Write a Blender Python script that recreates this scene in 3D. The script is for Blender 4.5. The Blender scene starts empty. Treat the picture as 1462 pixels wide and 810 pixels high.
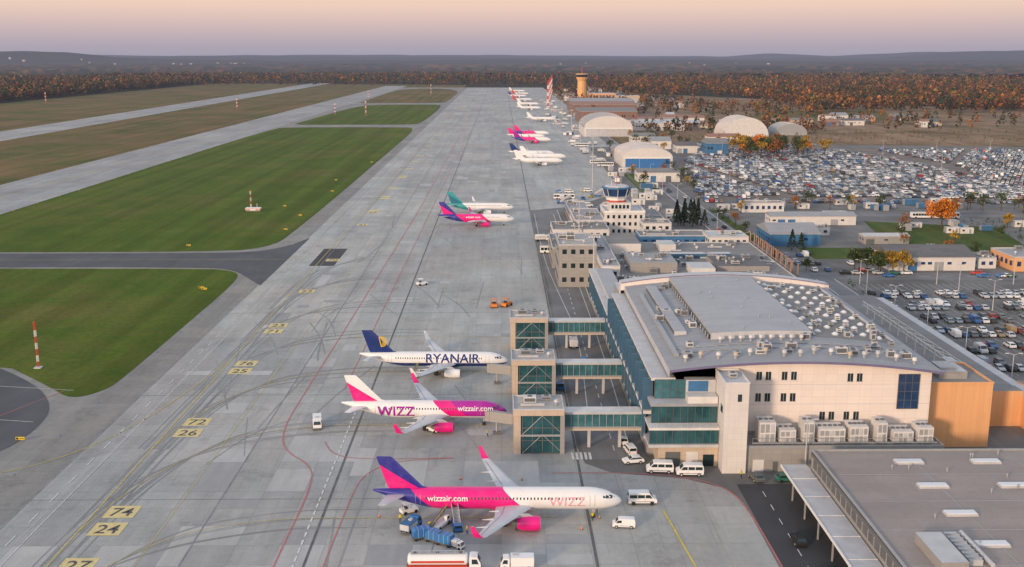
import bpy, bmesh, math, random
import numpy as np
from mathutils import Vector, Matrix
random.seed(7); rng=np.random.default_rng(7)
S=bpy.context.scene; C=S.collection
S.view_settings.view_transform='Standard'; S.view_settings.look='None'; S.view_settings.exposure=0
R_=random.uniform
HAZE=(.205,.205,.275,1)
# ---------------------------------------------------------------- materials
def N(nt,t,**k):
    n=nt.nodes.new(t)
    for a,b in k.items(): setattr(n,a,b)
    return n
def mth(nt,op,a,b=None,clamp=False):
    n=N(nt,'ShaderNodeMath',operation=op); n.use_clamp=clamp
    for i,x in enumerate((a,b)):
        if x is None: continue
        if isinstance(x,(int,float)): n.inputs[i].default_value=x
        else: nt.links.new(x,n.inputs[i])
    return n.outputs[0]
def mixc(nt,f,a,b,bt='MIX'):
    n=N(nt,'ShaderNodeMix',data_type='RGBA',blend_type=bt)
    for i,x in ((0,f),(6,a),(7,b)):
        if isinstance(x,(int,float)): n.inputs[i].default_value=x
        elif isinstance(x,tuple): n.inputs[i].default_value=x if len(x)==4 else (*x,1)
        else: nt.links.new(x,n.inputs[i])
    return n.outputs[2]
def noise(nt,vec,scale,detail=4,rough=.55,stretch=None):
    if stretch:
        m=N(nt,'ShaderNodeMapping'); m.inputs['Scale'].default_value=stretch
        nt.links.new(vec,m.inputs[0]); vec=m.outputs[0]
    n=N(nt,'ShaderNodeTexNoise'); n.inputs['Scale'].default_value=scale
    n.inputs['Detail'].default_value=detail; n.inputs['Roughness'].default_value=rough
    nt.links.new(vec,n.inputs['Vector']); return n.outputs['Fac']
def mrange(nt,v,a,b,c=0,d=1):
    n=N(nt,'ShaderNodeMapRange'); n.inputs[1].default_value=a;n.inputs[2].default_value=b
    n.inputs[3].default_value=c;n.inputs[4].default_value=d; nt.links.new(v,n.inputs[0]); return n.outputs[0]
def start(name):
    m=bpy.data.materials.new(name); m.use_nodes=True; nt=m.node_tree; nt.nodes.clear()
    g=N(nt,'ShaderNodeNewGeometry'); return m,nt,g.outputs['Position']
def finish(m,nt,pos,col,rough=.7,metal=0,spec=.4,bump=None,coat=0):
    b=N(nt,'ShaderNodeBsdfPrincipled')
    if isinstance(col,tuple): b.inputs['Base Color'].default_value=col if len(col)==4 else (*col,1)
    else: nt.links.new(col,b.inputs['Base Color'])
    if isinstance(rough,(int,float)): b.inputs['Roughness'].default_value=rough
    else: nt.links.new(rough,b.inputs['Roughness'])
    b.inputs['Metallic'].default_value=metal; b.inputs['Specular IOR Level'].default_value=spec
    b.inputs['Coat Weight'].default_value=coat
    if bump is not None:
        bn=N(nt,'ShaderNodeBump'); bn.inputs['Strength'].default_value=.4; bn.inputs['Distance'].default_value=.1
        nt.links.new(bump,bn.inputs['Height']); nt.links.new(bn.outputs[0],b.inputs['Normal'])
    # aerial haze painted into each material as emission, stronger with distance down the airfield
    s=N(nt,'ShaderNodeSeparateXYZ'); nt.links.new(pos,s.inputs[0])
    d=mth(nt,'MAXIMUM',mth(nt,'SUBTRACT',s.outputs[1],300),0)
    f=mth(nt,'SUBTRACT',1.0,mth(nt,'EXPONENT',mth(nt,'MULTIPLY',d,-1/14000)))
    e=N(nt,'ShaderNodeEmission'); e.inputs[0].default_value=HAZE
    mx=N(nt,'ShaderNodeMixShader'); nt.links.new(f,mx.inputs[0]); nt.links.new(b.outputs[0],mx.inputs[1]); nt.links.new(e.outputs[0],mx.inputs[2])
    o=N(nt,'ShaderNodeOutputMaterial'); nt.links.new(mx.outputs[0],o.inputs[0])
    try: m.cycles.emission_sampling='NONE'
    except Exception: pass
    return m
def M(name,c,rough=.7,metal=0,var=.1,scale=.4,spec=.4,coat=0):
    m,nt,p=start(name)
    n=noise(nt,p,scale,5,.6)
    f=mrange(nt,n,.3,.7)
    a=tuple(x*(1-var) for x in c); b=tuple(min(1,x*(1+var)) for x in c)
    return finish(m,nt,p,mixc(nt,f,a,b),rough,metal,spec,coat=coat)
def Mcol(name,rough=.6):
    m,nt,p=start(name); a=N(nt,'ShaderNodeAttribute',attribute_name='Col')
    return finish(m,nt,p,a.outputs['Color'],rough)
def grayv(nt,f):
    v=N(nt,'ShaderNodeCombineXYZ')
    for i in range(3): nt.links.new(f,v.inputs[i])
    return v.outputs[0]
def M_concrete(name,base,joint,sw=7.5,sl=7.5,var=.06):
    m,nt,p=start(name)
    b=N(nt,'ShaderNodeTexBrick'); b.offset=0; b.squash=1
    b.inputs['Scale'].default_value=1; b.inputs['Brick Width'].default_value=sw; b.inputs['Row Height'].default_value=sl
    b.inputs['Mortar Size'].default_value=.06; b.inputs['Mortar Smooth'].default_value=.3
    b.inputs['Color1'].default_value=(*[x*(1-var) for x in base],1); b.inputs['Color2'].default_value=(*[x*(1+var) for x in base],1)
    b.inputs['Mortar'].default_value=(*joint,1)
    nt.links.new(p,b.inputs['Vector'])
    b2=N(nt,'ShaderNodeTexBrick'); b2.offset=.37; b2.squash=1
    b2.inputs['Scale'].default_value=1; b2.inputs['Brick Width'].default_value=22.5; b2.inputs['Row Height'].default_value=60
    b2.inputs['Mortar Size'].default_value=.0; b2.inputs['Color1'].default_value=(.88,.88,.90,1); b2.inputs['Color2'].default_value=(1.05,1.05,1.03,1)
    nt.links.new(p,b2.inputs['Vector'])
    c=mixc(nt,1.0,b.outputs['Color'],b2.outputs['Color'],'MULTIPLY')
    n1=mrange(nt,noise(nt,p,.012,6,.65),.3,.7,.80,1.1)
    n2=mrange(nt,noise(nt,p,1,5,.6,(.16,.012,1)),.35,.72,1.05,.80)
    n3=mrange(nt,noise(nt,p,.55,6,.7),.3,.7,.90,1.07)
    n4=mrange(nt,noise(nt,p,.09,6,.8),.53,.72,1.0,.68)
    n5=mrange(nt,noise(nt,p,1,6,.75,(1.1,.05,1)),.54,.75,1.0,.76)
    n6=mrange(nt,noise(nt,p,.32,7,.85),.60,.72,1.0,.72)
    f=mth(nt,'MULTIPLY',mth(nt,'MULTIPLY',mth(nt,'MULTIPLY',mth(nt,'MULTIPLY',n1,n2),mth(nt,'MULTIPLY',n3,n4)),n5),n6)
    tint=mixc(nt,mrange(nt,noise(nt,p,.02,4,.6),.35,.65),(1.03,.99,.94),(.96,1.0,1.0))
    c=mixc(nt,1.0,c,grayv(nt,f),'MULTIPLY'); c=mixc(nt,1.0,c,tint,'MULTIPLY')
    return finish(m,nt,p,c,.75,bump=noise(nt,p,3,3))
def M_asph(name,c,var=.25):
    m,nt,p=start(name)
    f=mth(nt,'MULTIPLY',mrange(nt,noise(nt,p,.05,6,.65),.3,.7,1-var,1+var),mrange(nt,noise(nt,p,.9,5,.6,(.5,.06,1)),.3,.7,.9,1.08))
    f=mth(nt,'MULTIPLY',f,mrange(nt,noise(nt,p,.4,6,.8),.35,.7,1.08,.88))
    return finish(m,nt,p,mixc(nt,1.0,c,grayv(nt,f),'MULTIPLY'),.8)
def M_grass(name,g1,g2,br,lo=.5,hi=.75):
    m,nt,p=start(name)
    c=mixc(nt,mrange(nt,noise(nt,p,.035,7,.68),.3,.7),g1,g2)
    c=mixc(nt,mrange(nt,noise(nt,p,.011,6,.7),lo,hi),c,br)
    c=mixc(nt,mrange(nt,noise(nt,p,.6,6,.75),.40,.72,0,.65),c,tuple(x*.5 for x in g1))
    c=mixc(nt,mrange(nt,noise(nt,p,.10,7,.8),.52,.72,0,.55),c,br)
    c=mixc(nt,mrange(nt,noise(nt,p,.05,6,.8),.56,.7,0,.5),c,tuple(x*.6 for x in g1))
    w=mrange(nt,noise(nt,p,1,2,.5,(.12,.002,1)),.4,.6,.86,1.12)
    c=mixc(nt,1.0,c,grayv(nt,w),'MULTIPLY')
    return finish(m,nt,p,c,.95,spec=.1,bump=noise(nt,p,1.5,4))
def M_panel(name,c,w,h,joint=.8,var=.04,axis='xz',rough=.6,dirt=.35):
    m,nt,p=start(name)
    s=N(nt,'ShaderNodeSeparateXYZ'); nt.links.new(p,s.inputs[0])
    k=N(nt,'ShaderNodeCombineXYZ'); 
    if axis=='xz': 
        nt.links.new(mth(nt,'ADD',s.outputs[0],s.outputs[1]),k.inputs[0]); nt.links.new(s.outputs[2],k.inputs[1])
    else:
        nt.links.new(s.outputs[0],k.inputs[0]); nt.links.new(s.outputs[1],k.inputs[1])
    b=N(nt,'ShaderNodeTexBrick'); b.offset=0 if axis=='xz' else .5; b.inputs['Scale'].default_value=1
    b.inputs['Brick Width'].default_value=w; b.inputs['Row Height'].default_value=h; b.inputs['Mortar Size'].default_value=.035
    b.inputs['Color1'].default_value=(*[x*(1-var) for x in c],1); b.inputs['Color2'].default_value=(*[min(1,x*(1+var)) for x in c],1)
    b.inputs['Mortar'].default_value=(*[x*joint for x in c],1); nt.links.new(k.outputs[0],b.inputs['Vector'])
    col=mixc(nt,mrange(nt,noise(nt,p,.12,6,.75),.35,.75,0,dirt),b.outputs['Color'],tuple(x*.68 for x in c))
    col=mixc(nt,mrange(nt,noise(nt,p,1,5,.7,(1.2,1.2,.12)),.5,.8,0,dirt*.8),col,tuple(x*.6 for x in c))
    return finish(m,nt,p,col,rough)

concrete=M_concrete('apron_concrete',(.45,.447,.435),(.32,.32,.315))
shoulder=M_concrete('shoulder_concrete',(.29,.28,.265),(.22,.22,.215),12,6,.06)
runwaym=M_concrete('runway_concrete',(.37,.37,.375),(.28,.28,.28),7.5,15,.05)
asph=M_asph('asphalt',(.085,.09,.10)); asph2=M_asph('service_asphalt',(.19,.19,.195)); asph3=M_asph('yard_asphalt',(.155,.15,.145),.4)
asphd=M_asph('dark_asphalt',(.055,.056,.062))
patchL=M_asph('concrete_patch_light',(.44,.435,.42),.14); patchD=M_asph('concrete_patch_dark',(.335,.335,.33),.14); patchY=M('stand_sand',(.66,.54,.26),.8,var=.14,scale=1.3)
tyre=M_asph('tyre_mark_rubber',(.27,.27,.265),.25)
grassN=M_grass('grass_near',(.070,.118,.016),(.110,.155,.024),(.19,.145,.05),.50,.78)
grassF=M_grass('grass_far',(.075,.105,.028),(.12,.135,.04),(.23,.15,.075),.34,.58)
soil=M_grass('soil',(.29,.19,.12),(.36,.25,.17),(.12,.10,.045),.45,.65)
land=M_grass('land_forest_floor',(.03,.035,.022),(.045,.042,.026),(.08,.06,.035),.5,.6)
lawn=M_grass('lawn',(.065,.11,.028),(.085,.13,.033),(.15,.12,.05),.5,.7)
white=M('white_paint',(.80,.79,.78),.35,var=.03); offw=M('off_white',(.64,.62,.60),.6,var=.12)
lineW=M('line_white',(.66,.66,.64),.7,var=.25,scale=1.5); lineY=M('line_yellow',(.60,.47,.12),.7,var=.25,scale=1.5)
lineR=M('line_red',(.52,.16,.15),.7,var=.2,scale=1.5); lineK=M('line_black',(.09,.09,.09),.8,var=.3,scale=.8); jointm=M('joint_sealant',(.24,.24,.235),.8,var=.3,scale=.3); slot=M('slot_drain',(.13,.13,.13),.8,var=.3,scale=.3)
black=M('black_rubber',(.02,.02,.02),.8); grey=M('grey_metal',(.36,.37,.38),.45,.2,var=.1,scale=.8); dgrey=M('dark_grey',(.12,.125,.13),.6)
lgrey=M('light_grey',(.49,.49,.50),.5,var=.12); glass=M('glass_dark',(.015,.03,.035),.08,var=.2,spec=.8); teal=M('glass_teal',(.02,.085,.10),.12,var=.5,scale=.35,spec=.8)
teal2=M('glass_teal_light',(.045,.14,.165),.15,var=.45,scale=.4,spec=.8); blueglass=M('glass_blue',(.02,.05,.13),.12,var=.3,spec=.8)
blueP=M('blue_panel',(.05,.16,.32),.5,var=.15); bframe=M('blue_grey_frame',(.05,.12,.20),.5); beige=M_panel('beige_cladding',(.56,.45,.35),1.5,1.2); beigeR=M('beige_grey_roof',(.42,.40,.38),.8,var=.15)
cream=M_panel('cream_cladding',(.77,.68,.62),2.4,1.6,.84,.03,dirt=.16); orangeP=M_panel('copper_orange_cladding',(.76,.40,.19),1.2,30,.85,.05)
greyclad=M_panel('grey_cladding',(.33,.315,.30),2,1.2,.8,.05); whiteclad=M_panel('white_cladding',(.68,.645,.615),2,1.2,.88,.03)
roofL=M_panel('roof_light',(.34,.345,.36),14,.9,.80,.08,'xy',dirt=.55); roofC=M_panel('roof_centre',(.41,.415,.43),20,1.8,.86,.05,'xy',dirt=.5); roofG=M_panel('roof_grey',(.25,.243,.235),9,2.4,.85,.09,'xy',.85,.5)
roofB=M_panel('roof_brown',(.335,.29,.265),11,3.5,.84,.06,'xy',.85,.5); roofD=M_panel('roof_dark',(.15,.15,.155),8,2,.8,.1,'xy',.85)
violet=M('violet_grey_fascia',(.17,.15,.26),.4); skyl=M('skylight_white',(.70,.71,.73),.3,var=.04); redP=M('red_paint',(.55,.06,.04),.5)
rust=M_panel('rust_roof',(.33,.16,.11),6,2,.85,.08,'xy'); brownclad=M_panel('brown_cladding',(.24,.14,.11),5,2); pinkdust=M('dome_fabric',(.66,.57,.51),.6,var=.14,scale=.1)
orangeV=M('orange_paint',(.7,.22,.04),.5); blueV=M('blue_vehicle_paint',(.04,.17,.42),.4,var=.05); greenV=M('green_paint',(.03,.16,.12),.3)
yellowV=M('yellow_paint',(.7,.5,.03),.5); steelB=M('brown_steel',(.30,.20,.15),.6); bark=M('bark',(.09,.065,.045),.9,var=.3,scale=3)
pink=M('magenta_paint',(.80,.01,.22),.3,var=.03,coat=.3); navy=M('navy_paint',(.01,.03,.16),.3,coat=.3); gold=M('gold_paint',(.75,.50,.05),.4)
purple=M('purple_paint',(.33,.01,.28),.3); wingG=M('wing_grey',(.55,.56,.58),.35,var=.08,scale=.5); wizpale=M('pale_pink_paint',(.75,.35,.42),.4)
attr=Mcol('tinted_paint',.35); leafm=Mcol('foliage_tint',.85)
# ---------------------------------------------------------------- mesh builder
class MB:
    def __init__(s): s.v=[];s.f=[];s.m=[];s.mats=[]
    def mi(s,mat):
        if mat not in s.mats: s.mats.append(mat)
        return s.mats.index(mat)
    def poly(s,pts,mat):
        n=len(s.v); s.v+= [tuple(p) for p in pts]; s.f.append(tuple(range(n,n+len(pts)))); s.m.append(s.mi(mat))
    def box(s,x0,x1,y0,y1,z0,z1,mat,top=None):
        n=len(s.v); s.v+=[(x0,y0,z0),(x1,y0,z0),(x1,y1,z0),(x0,y1,z0),(x0,y0,z1),(x1,y0,z1),(x1,y1,z1),(x0,y1,z1)]
        fs=[(0,3,2,1),(4,5,6,7),(0,1,5,4),(1,2,6,5),(2,3,7,6),(3,0,4,7)]
        for i,f in enumerate(fs):
            s.f.append(tuple(n+k for k in f)); s.m.append(s.mi(top if (top and i==1) else mat))
    def cone(s,c,r0,r1,h,mat,n=12,axis=2,cap=None):
        b=len(s.v); ax=[(1,2,0),(2,0,1),(0,1,2)][axis]
        for k,r in ((0,r0),(1,r1)):
            for i in range(n):
                a=2*math.pi*i/n; p=[0,0,0]; p[ax[0]]=c[ax[0]]+r*math.cos(a); p[ax[1]]=c[ax[1]]+r*math.sin(a); p[ax[2]]=c[ax[2]]+h*k; s.v.append(tuple(p))
        for i in range(n):
            j=(i+1)%n; s.f.append((b+i,b+j,b+n+j,b+n+i)); s.m.append(s.mi(mat))
        s.f.append(tuple(range(b+n,b+2*n))); s.m.append(s.mi(cap or mat))
        s.f.append(tuple(range(b+n-1,b-1,-1))); s.m.append(s.mi(cap or mat))
    def tube(s,p0,p1,r,mat,n=6,r1=None):
        p0=Vector(p0);p1=Vector(p1);d=(p1-p0).normalized(); u=d.orthogonal().normalized(); w=d.cross(u); b=len(s.v); r1=r if r1 is None else r1
        for p,rr in ((p0,r),(p1,r1)):
            for i in range(n):
                a=2*math.pi*i/n; s.v.append(tuple(p+u*rr*math.cos(a)+w*rr*math.sin(a)))
        for i in range(n):
            j=(i+1)%n; s.f.append((b+i,b+j,b+n+j,b+n+i)); s.m.append(s.mi(mat))
        s.f.append(tuple(range(b+n,b+2*n))); s.m.append(s.mi(mat)); s.f.append(tuple(range(b+n-1,b-1,-1))); s.m.append(s.mi(mat))
    def loft(s,rings,mat,closed=True,cap0=True,cap1=True,matf=None):
        b=len(s.v);k=len(rings[0])
        for r in rings: s.v+=[tuple(p) for p in r]
        for a in range(len(rings)-1):
            for i in range(k if closed else k-1):
                j=(i+1)%k; s.f.append((b+a*k+i,b+a*k+j,b+(a+1)*k+j,b+(a+1)*k+i)); s.m.append(s.mi(matf(a,i) if matf else mat))
        if cap0: s.f.append(tuple(b+i for i in range(k))[::-1]); s.m.append(s.mi(mat))
        if cap1: s.f.append(tuple(b+(len(rings)-1)*k+i for i in range(k))); s.m.append(s.mi(mat))
    def mesh(s,name,smooth=None):
        me=bpy.data.meshes.new(name); me.from_pydata(s.v,[],s.f)
        for m in s.mats: me.materials.append(m)
        me.polygons.foreach_set('material_index',s.m)
        me.update()
        if smooth is not None:
            me.polygons.foreach_set('use_smooth',[True]*len(me.polygons))
            try: me.set_sharp_from_angle(angle=math.radians(smooth))
            except Exception: pass
        return me
    def obj(s,name,loc=(0,0,0),rz=0,parent=None,smooth=None):
        return put(s.mesh(name,smooth),name,loc,rz,parent)
def put(me,name,loc=(0,0,0),rz=0,parent=None,sc=1):
    o=bpy.data.objects.new(name,me); o.location=loc; o.rotation_euler=(0,0,rz); o.scale=(sc,)*3
    if parent: o.parent=parent
    C.objects.link(o); return o
def empty(name,loc=(0,0,0),rz=0):
    o=bpy.data.objects.new(name,None); o.location=loc; o.rotation_euler=(0,0,rz); C.objects.link(o); return o
def sheet(name,pts,z,mat):
    b=MB(); b.poly([(x,y,z) for x,y in pts],mat)
    if sum((pts[i][0]*pts[(i+1)%len(pts)][1]-pts[(i+1)%len(pts)][0]*pts[i][1]) for i in range(len(pts)))<0: b.f[0]=b.f[0][::-1]
    return b.obj(name)
def ribbon(b,pts,w,z,mat):
    P=[Vector(p) for p in pts]; L=[];Rr=[]
    for i,p in enumerate(P):
        d=(P[min(i+1,len(P)-1)]-P[max(i-1,0)]).normalized(); n=Vector((-d.y,d.x))*w/2; L.append(p+n);Rr.append(p-n)
    for i in range(len(P)-1): b.poly([(*L[i],z),(*Rr[i],z),(*Rr[i+1],z),(*L[i+1],z)],mat)
def smoothp(pts,it=3):
    for _ in range(it):
        q=[pts[0]]
        for a,b in zip(pts,pts[1:]): q+=[(a[0]*.75+b[0]*.25,a[1]*.75+b[1]*.25),(a[0]*.25+b[0]*.75,a[1]*.25+b[1]*.75)]
        pts=q+[pts[-1]]
    return pts
def text_bm(s,size,off=.0):
    cu=bpy.data.curves.new('t','FONT'); cu.body=s; cu.size=size; cu.offset=off; cu.resolution_u=3; cu.align_x='CENTER'
    o=bpy.data.objects.new('t',cu); C.objects.link(o); dg=bpy.context.evaluated_depsgraph_get(); me=bpy.data.meshes.new_from_object(o.evaluated_get(dg))
    bm=bmesh.new(); bm.from_mesh(me); bpy.data.objects.remove(o); bpy.data.meshes.remove(me); return bm
# ---------------------------------------------------------------- ground
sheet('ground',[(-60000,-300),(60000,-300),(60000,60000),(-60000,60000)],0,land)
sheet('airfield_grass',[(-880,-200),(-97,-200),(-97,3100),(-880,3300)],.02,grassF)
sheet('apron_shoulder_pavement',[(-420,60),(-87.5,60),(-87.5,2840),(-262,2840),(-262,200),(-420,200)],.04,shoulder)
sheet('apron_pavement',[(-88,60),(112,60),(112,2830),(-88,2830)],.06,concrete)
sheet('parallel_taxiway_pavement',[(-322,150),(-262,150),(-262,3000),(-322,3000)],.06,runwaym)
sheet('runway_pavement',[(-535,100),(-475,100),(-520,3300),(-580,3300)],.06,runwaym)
gp=smoothp([(-420,404),(-118,404),(-101,398),(-97.3,378),(-97.3,300),(-97.3,262),(-98,250),(-104,243),(-113,253),(-140,279),(-420,279)],2)
sheet('grass_infield',gp,.08,grassN)
sheet('grass_infield',smoothp([(-262,439),(-118,439),(-101,450),(-97,480),(-97,900),(-97,1225),(-115,1240),(-245,1240),(-262,1220),(-262,439)],2),.08,grassN)
sheet('grass_infield',smoothp([(-240,1285),(-110,1285),(-97,1310),(-97,1800),(-112,1830),(-200,1830),(-240,1780),(-252,1300)],2),.08,grassN)
sheet('grass_infield',smoothp([(-250,1890),(-110,1890),(-97,1915),(-97,2720),(-250,2760),(-255,2300)],2),.08,grassF)
tx=smoothp([(-262,406.5),(-118,406.5),(-103,400),(-94,384),(-87,372)],2)+smoothp([(-87,474),(-93,452),(-103,440),(-118,436),(-262,436)],2)
sheet('taxiway_pavement',tx,.10,asph)
sheet('taxiway_pavement',smoothp([(-420,277),(-142,277),(-118,256),(-106,238),(-103,222),(-105,206),(-118,192),(-420,180)],2),.10,asph)
sheet('apron_patch_pavement',[(-76,408),(-66,408),(-66,446),(-76,446)],.087,asphd)
# landside surfaces
sheet('landside_yard_pavement',[(45,60),(45,181),(43,188),(36,193),(22,196),(17,201),(16,210),(16,560),(40,575),(74,640),(80,960),(200,1000),(480,960),(560,700),(560,60)],.085,asph3)
sheet('terminal_service_road',[(17,203),(30,203),(30,560),(17,560)],.11,asph2)
sheet('access_road_pavement',[(45.5,60),(58,60),(58,190),(45.5,190)],.11,asphd)
sheet('industrial_land_soil',[(80,965),(480,965),(565,700),(1700,700),(1700,1750),(700,1750),(112,2700),(112,1900)],.02,soil)
sheet('field_grass',[(300,1380),(560,1340),(560,1620),(420,1620)],.05,grassF)
sheet('lawn',[(168,440),(225,432),(240,500),(182,520)],.12,lawn); sheet('lawn',[(112,462),(116.4,462),(116.4,560),(112,560)],.12,lawn)
sheet('lawn',[(86,640),(99,650),(99,740),(86,740)],.12,lawn); sheet('lawn',[(255,455),(330,455),(340,518),(258,518)],.12,lawn); sheet('lawn',[(128,420),(150,420),(150,446),(128,446)],.12,lawn)
sheet('street_pavement',[(112,380),(560,372),(560,384),(112,393)],.12,asph2); sheet('street_pavement',[(117,60),(123.5,60),(123.5,380),(117,380)],.13,asph2)
sheet('street_pavement',[(100,393),(110,393),(112,1200),(100,1200)],.14,asph2); sheet('street_pavement',[(110,540),(560,520),(560,529),(110,549)],.13,asph2)
sheet('street_pavement',[(560,800),(700,1300),(1000,1700),(985,1705),(688,1305),(550,805)],.13,asph2)
kb=MB()
for a in ((116.6,117,60,380),(123.5,123.9,60,380)): kb.box(a[0],a[1],a[2],a[3],0,.24,lgrey)
kb.box(58.1,58.5,187.5,195,0,.24,lgrey); kb.box(30.1,30.5,345,560,0,.24,lgrey); kb.box(99.5,99.95,412,1190,0,.26,lgrey); kb.box(110.1,110.5,395,1190,0,.26,lgrey); kb.obj('kerb')
# ---------------------------------------------------------------- painted markings
mk=MB(); Z=.125
ribbon(mk,smoothp([(-37.5,100),(-37,165),(-36.6,188),(-38,200),(-46,209),(-48.5,222),(-48.5,240),(-47.5,300)],3)+[(-44,560),(-40,2600)],.26,Z,lineR)
ribbon(mk,[(-39,250),(-37.5,560),(-34,1200)],.2,Z,lineR)
ribbon(mk,smoothp([(-30,100),(-28.5,185),(-27,197),(-21,203),(-10,204)],3),.2,Z,lineR)
ribbon(mk,smoothp([(-38,214),(-35,206),(-28,203.5),(-10,204.3)],3),.2,Z+.004,lineR)
ribbon(mk,smoothp([(10,196),(26,196),(37,193.5),(43,188.5),(45.3,180),(45.6,140),(45.6,80)],3),.25,Z,lineR)
ribbon(mk,[(-74,80),(-73,560),(-69,2700)],.22,Z,lineY)
ribbon(mk,smoothp([(-420,190),(-125,192),(-104,194),(-90,204),(-80,230),(-74,275)],3),.2,Z,lineY)
ribbon(mk,smoothp([(-115,60),(-90,150),(-97,180),(-120,195)],3),.2,Z,lineY)
ribbon(mk,[(-60,100),(-57,560),(-54,2600)],.1,Z,lineY)
ribbon(mk,[(-81.5,100),(-79,2600)],.15,Z,lineW)
for y in range(120,2400,9): mk.poly([(-84,y,Z),(-83.8,y,Z),(-83.8,y+4,Z),(-84,y+4,Z)],lineW)
for y in range(120,235,3): mk.poly([(-34.1,y,Z),(-33.8,y,Z),(-33.8,y+1.8,Z),(-34.1,y+1.8,Z)],lineW)
for y0 in (175.5,224.2,265.2):
    ribbon(mk,smoothp([(-74,y0-55),(-70,y0-30),(-58,y0-6),(-40,y0),(-30,y0)],3),.13,Z+.004,lineY)
    ribbon(mk,[(-30,y0),(10,y0)],.18,Z+.004,lineY)
for y in (300,345,390,509,551,600,660,720): ribbon(mk,[(-45,y),(8,y)],.15,Z+.004,lineY)
ribbon(mk,smoothp([(20,230),(23,300),(20,360),(17.5,420),(17.5,545)],2),.2,Z,lineW)
ribbon(mk,smoothp([(27,215),(28,235),(28.5,330),(27.5,420),(27.5,545)],2),.2,Z,lineW)
ribbon(mk,[(33,140),(29.5,178)],.4,Z,lineY)
for y in range(208,400,7): mk.poly([(23.6,y,Z),(23.8,y,Z),(23.8,y+3,Z),(23.6,y+3,Z)],lineW)
for y in range(142,190,6): mk.poly([(49.6,y,Z),(49.75,y,Z),(49.75,y+2.5,Z),(49.6,y+2.5,Z)],lineW)
for k in range(5): mk.poly([(14.5+k*.9,200+3,Z),(15+k*.9,203,Z),(15+k*.9,207,Z),(14.5+k*.9,207,Z)],lineW)
for y in (187,188.4,237,238.4): ribbon(mk,[(2,y),(15,y)],.15,Z+.008,lineR)
ribbon(mk,[(-292,150),(-292,3000)],.5,Z,lineY)
ribbon(mk,[(-505,100),(-550,3300)],.9,Z,lineW); ribbon(mk,[(-478,100),(-523,3300)],.9,Z,lineW); ribbon(mk,[(-532,100),(-577,3300)],.9,Z,lineW)
ribbon(mk,[(-262,421.5),(-110,421.5),(-80,421.5)],.2,Z,lineY)
for yy in (212,235,258): ribbon(mk,[(-150,yy),(-106,yy-8)],.18,Z,lineW)
ribbon(mk,[(-122,215),(-108,250)],.2,Z,lineR)
for y in range(396,540,8): mk.poly([(104.9,y,.155),(105.1,y,.155),(105.1,y+3,.155),(104.9,y+3,.155)],lineW)
for x in range(130,540,9): mk.poly([(x,385,.135),(x+4,384.9,.135),(x+4,385.1,.135),(x,385.2,.135)],lineW)
mk.obj('painted_markings')
jt=MB()
for x,w,m_ in ((-32.2,.45,slot),(-88,.4,jointm),(-52.5,.25,jointm),(15.6,.5,slot),(-71.5,.22,jointm)): ribbon(jt,[(x,80),(x,2700)],w,.099,m_)
for y in (184,246,330): ribbon(jt,[(-88,y),(15,y)],.16,.103,jointm)
jt.obj('drainage_channel')
tm=MB(); q_=0
for y0 in (175.5,224.2,265.2,305,345,390,430):     # rubber tracks left by turning aircraft and tugs
    for o in (-3.8,0,3.8):
        for j in range(2):
            e_=R_(-1.2,1.2); q_+=1
            ribbon(tm,smoothp([(-73.5+o*.6+e_,y0-95),(-72+o*.6+e_,y0-38),(-61+o*.3,y0-9+o+e_),(-40,y0+o+e_*.4),(-22+R_(-8,4),y0+o)],3),R_(.2,.42),.0880+.00008*q_,tyre)
for i in range(34):
    q_+=1; x=R_(-70,10); y=R_(145,520); dx=R_(-6,6); ribbon(tm,smoothp([(x,y),(x+dx,y+R_(8,20)),(x+dx*2.6,y+R_(24,45))],3),R_(.15,.4),.0880+.00008*q_,tyre)
tm.obj('tyre_marks')
sq=MB()
sqY=[158,171.5,178.6,219.6,226.6,266,273,307,314,362,420,512,553,560,609,617,659,718,726,777,830,878,930,976,1040,1110,1190,1280,1400,1550,1700]
nums=['27','24','74','26','72','25','76','71','23','22','70','21','69','20','68','19']
for i,y in enumerate(sqY):
    x=-69+(y-158)*.003
    sq.poly([(x-2.8,y-2.6,.110),(x+2.8,y-2.6,.110),(x+2.8,y+2.6,.110),(x-2.8,y+2.6,.110)],patchY)
    if y<560:
        bm=text_bm(nums[i%len(nums)],4.8,.06); bm.verts.ensure_lookup_table()
        for f in bm.faces: sq.poly([(x+v.co.x*.86,y-1.7+v.co.y,.118) for v in f.verts],lineK)
        bm.free()
sq.obj('stand_number_markings')
pt=MB()
for i in range(170):
    y=150+ (R_(0,1)**2)*900; x=R_(-84,12); w=random.choice((3.7,7.5,7.5)); l=random.choice((3.7,7.5,15))
    x=round(x/7.5)*7.5; y=round(y/7.5)*7.5
    zz=.066+.0001*i
    pt.poly([(x,y,zz),(x+w,y,zz),(x+w,y+l,zz),(x,y+l,zz)],random.choice((patchL,patchL,patchD)))
pt.obj('apron_repair_pavement')
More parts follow.
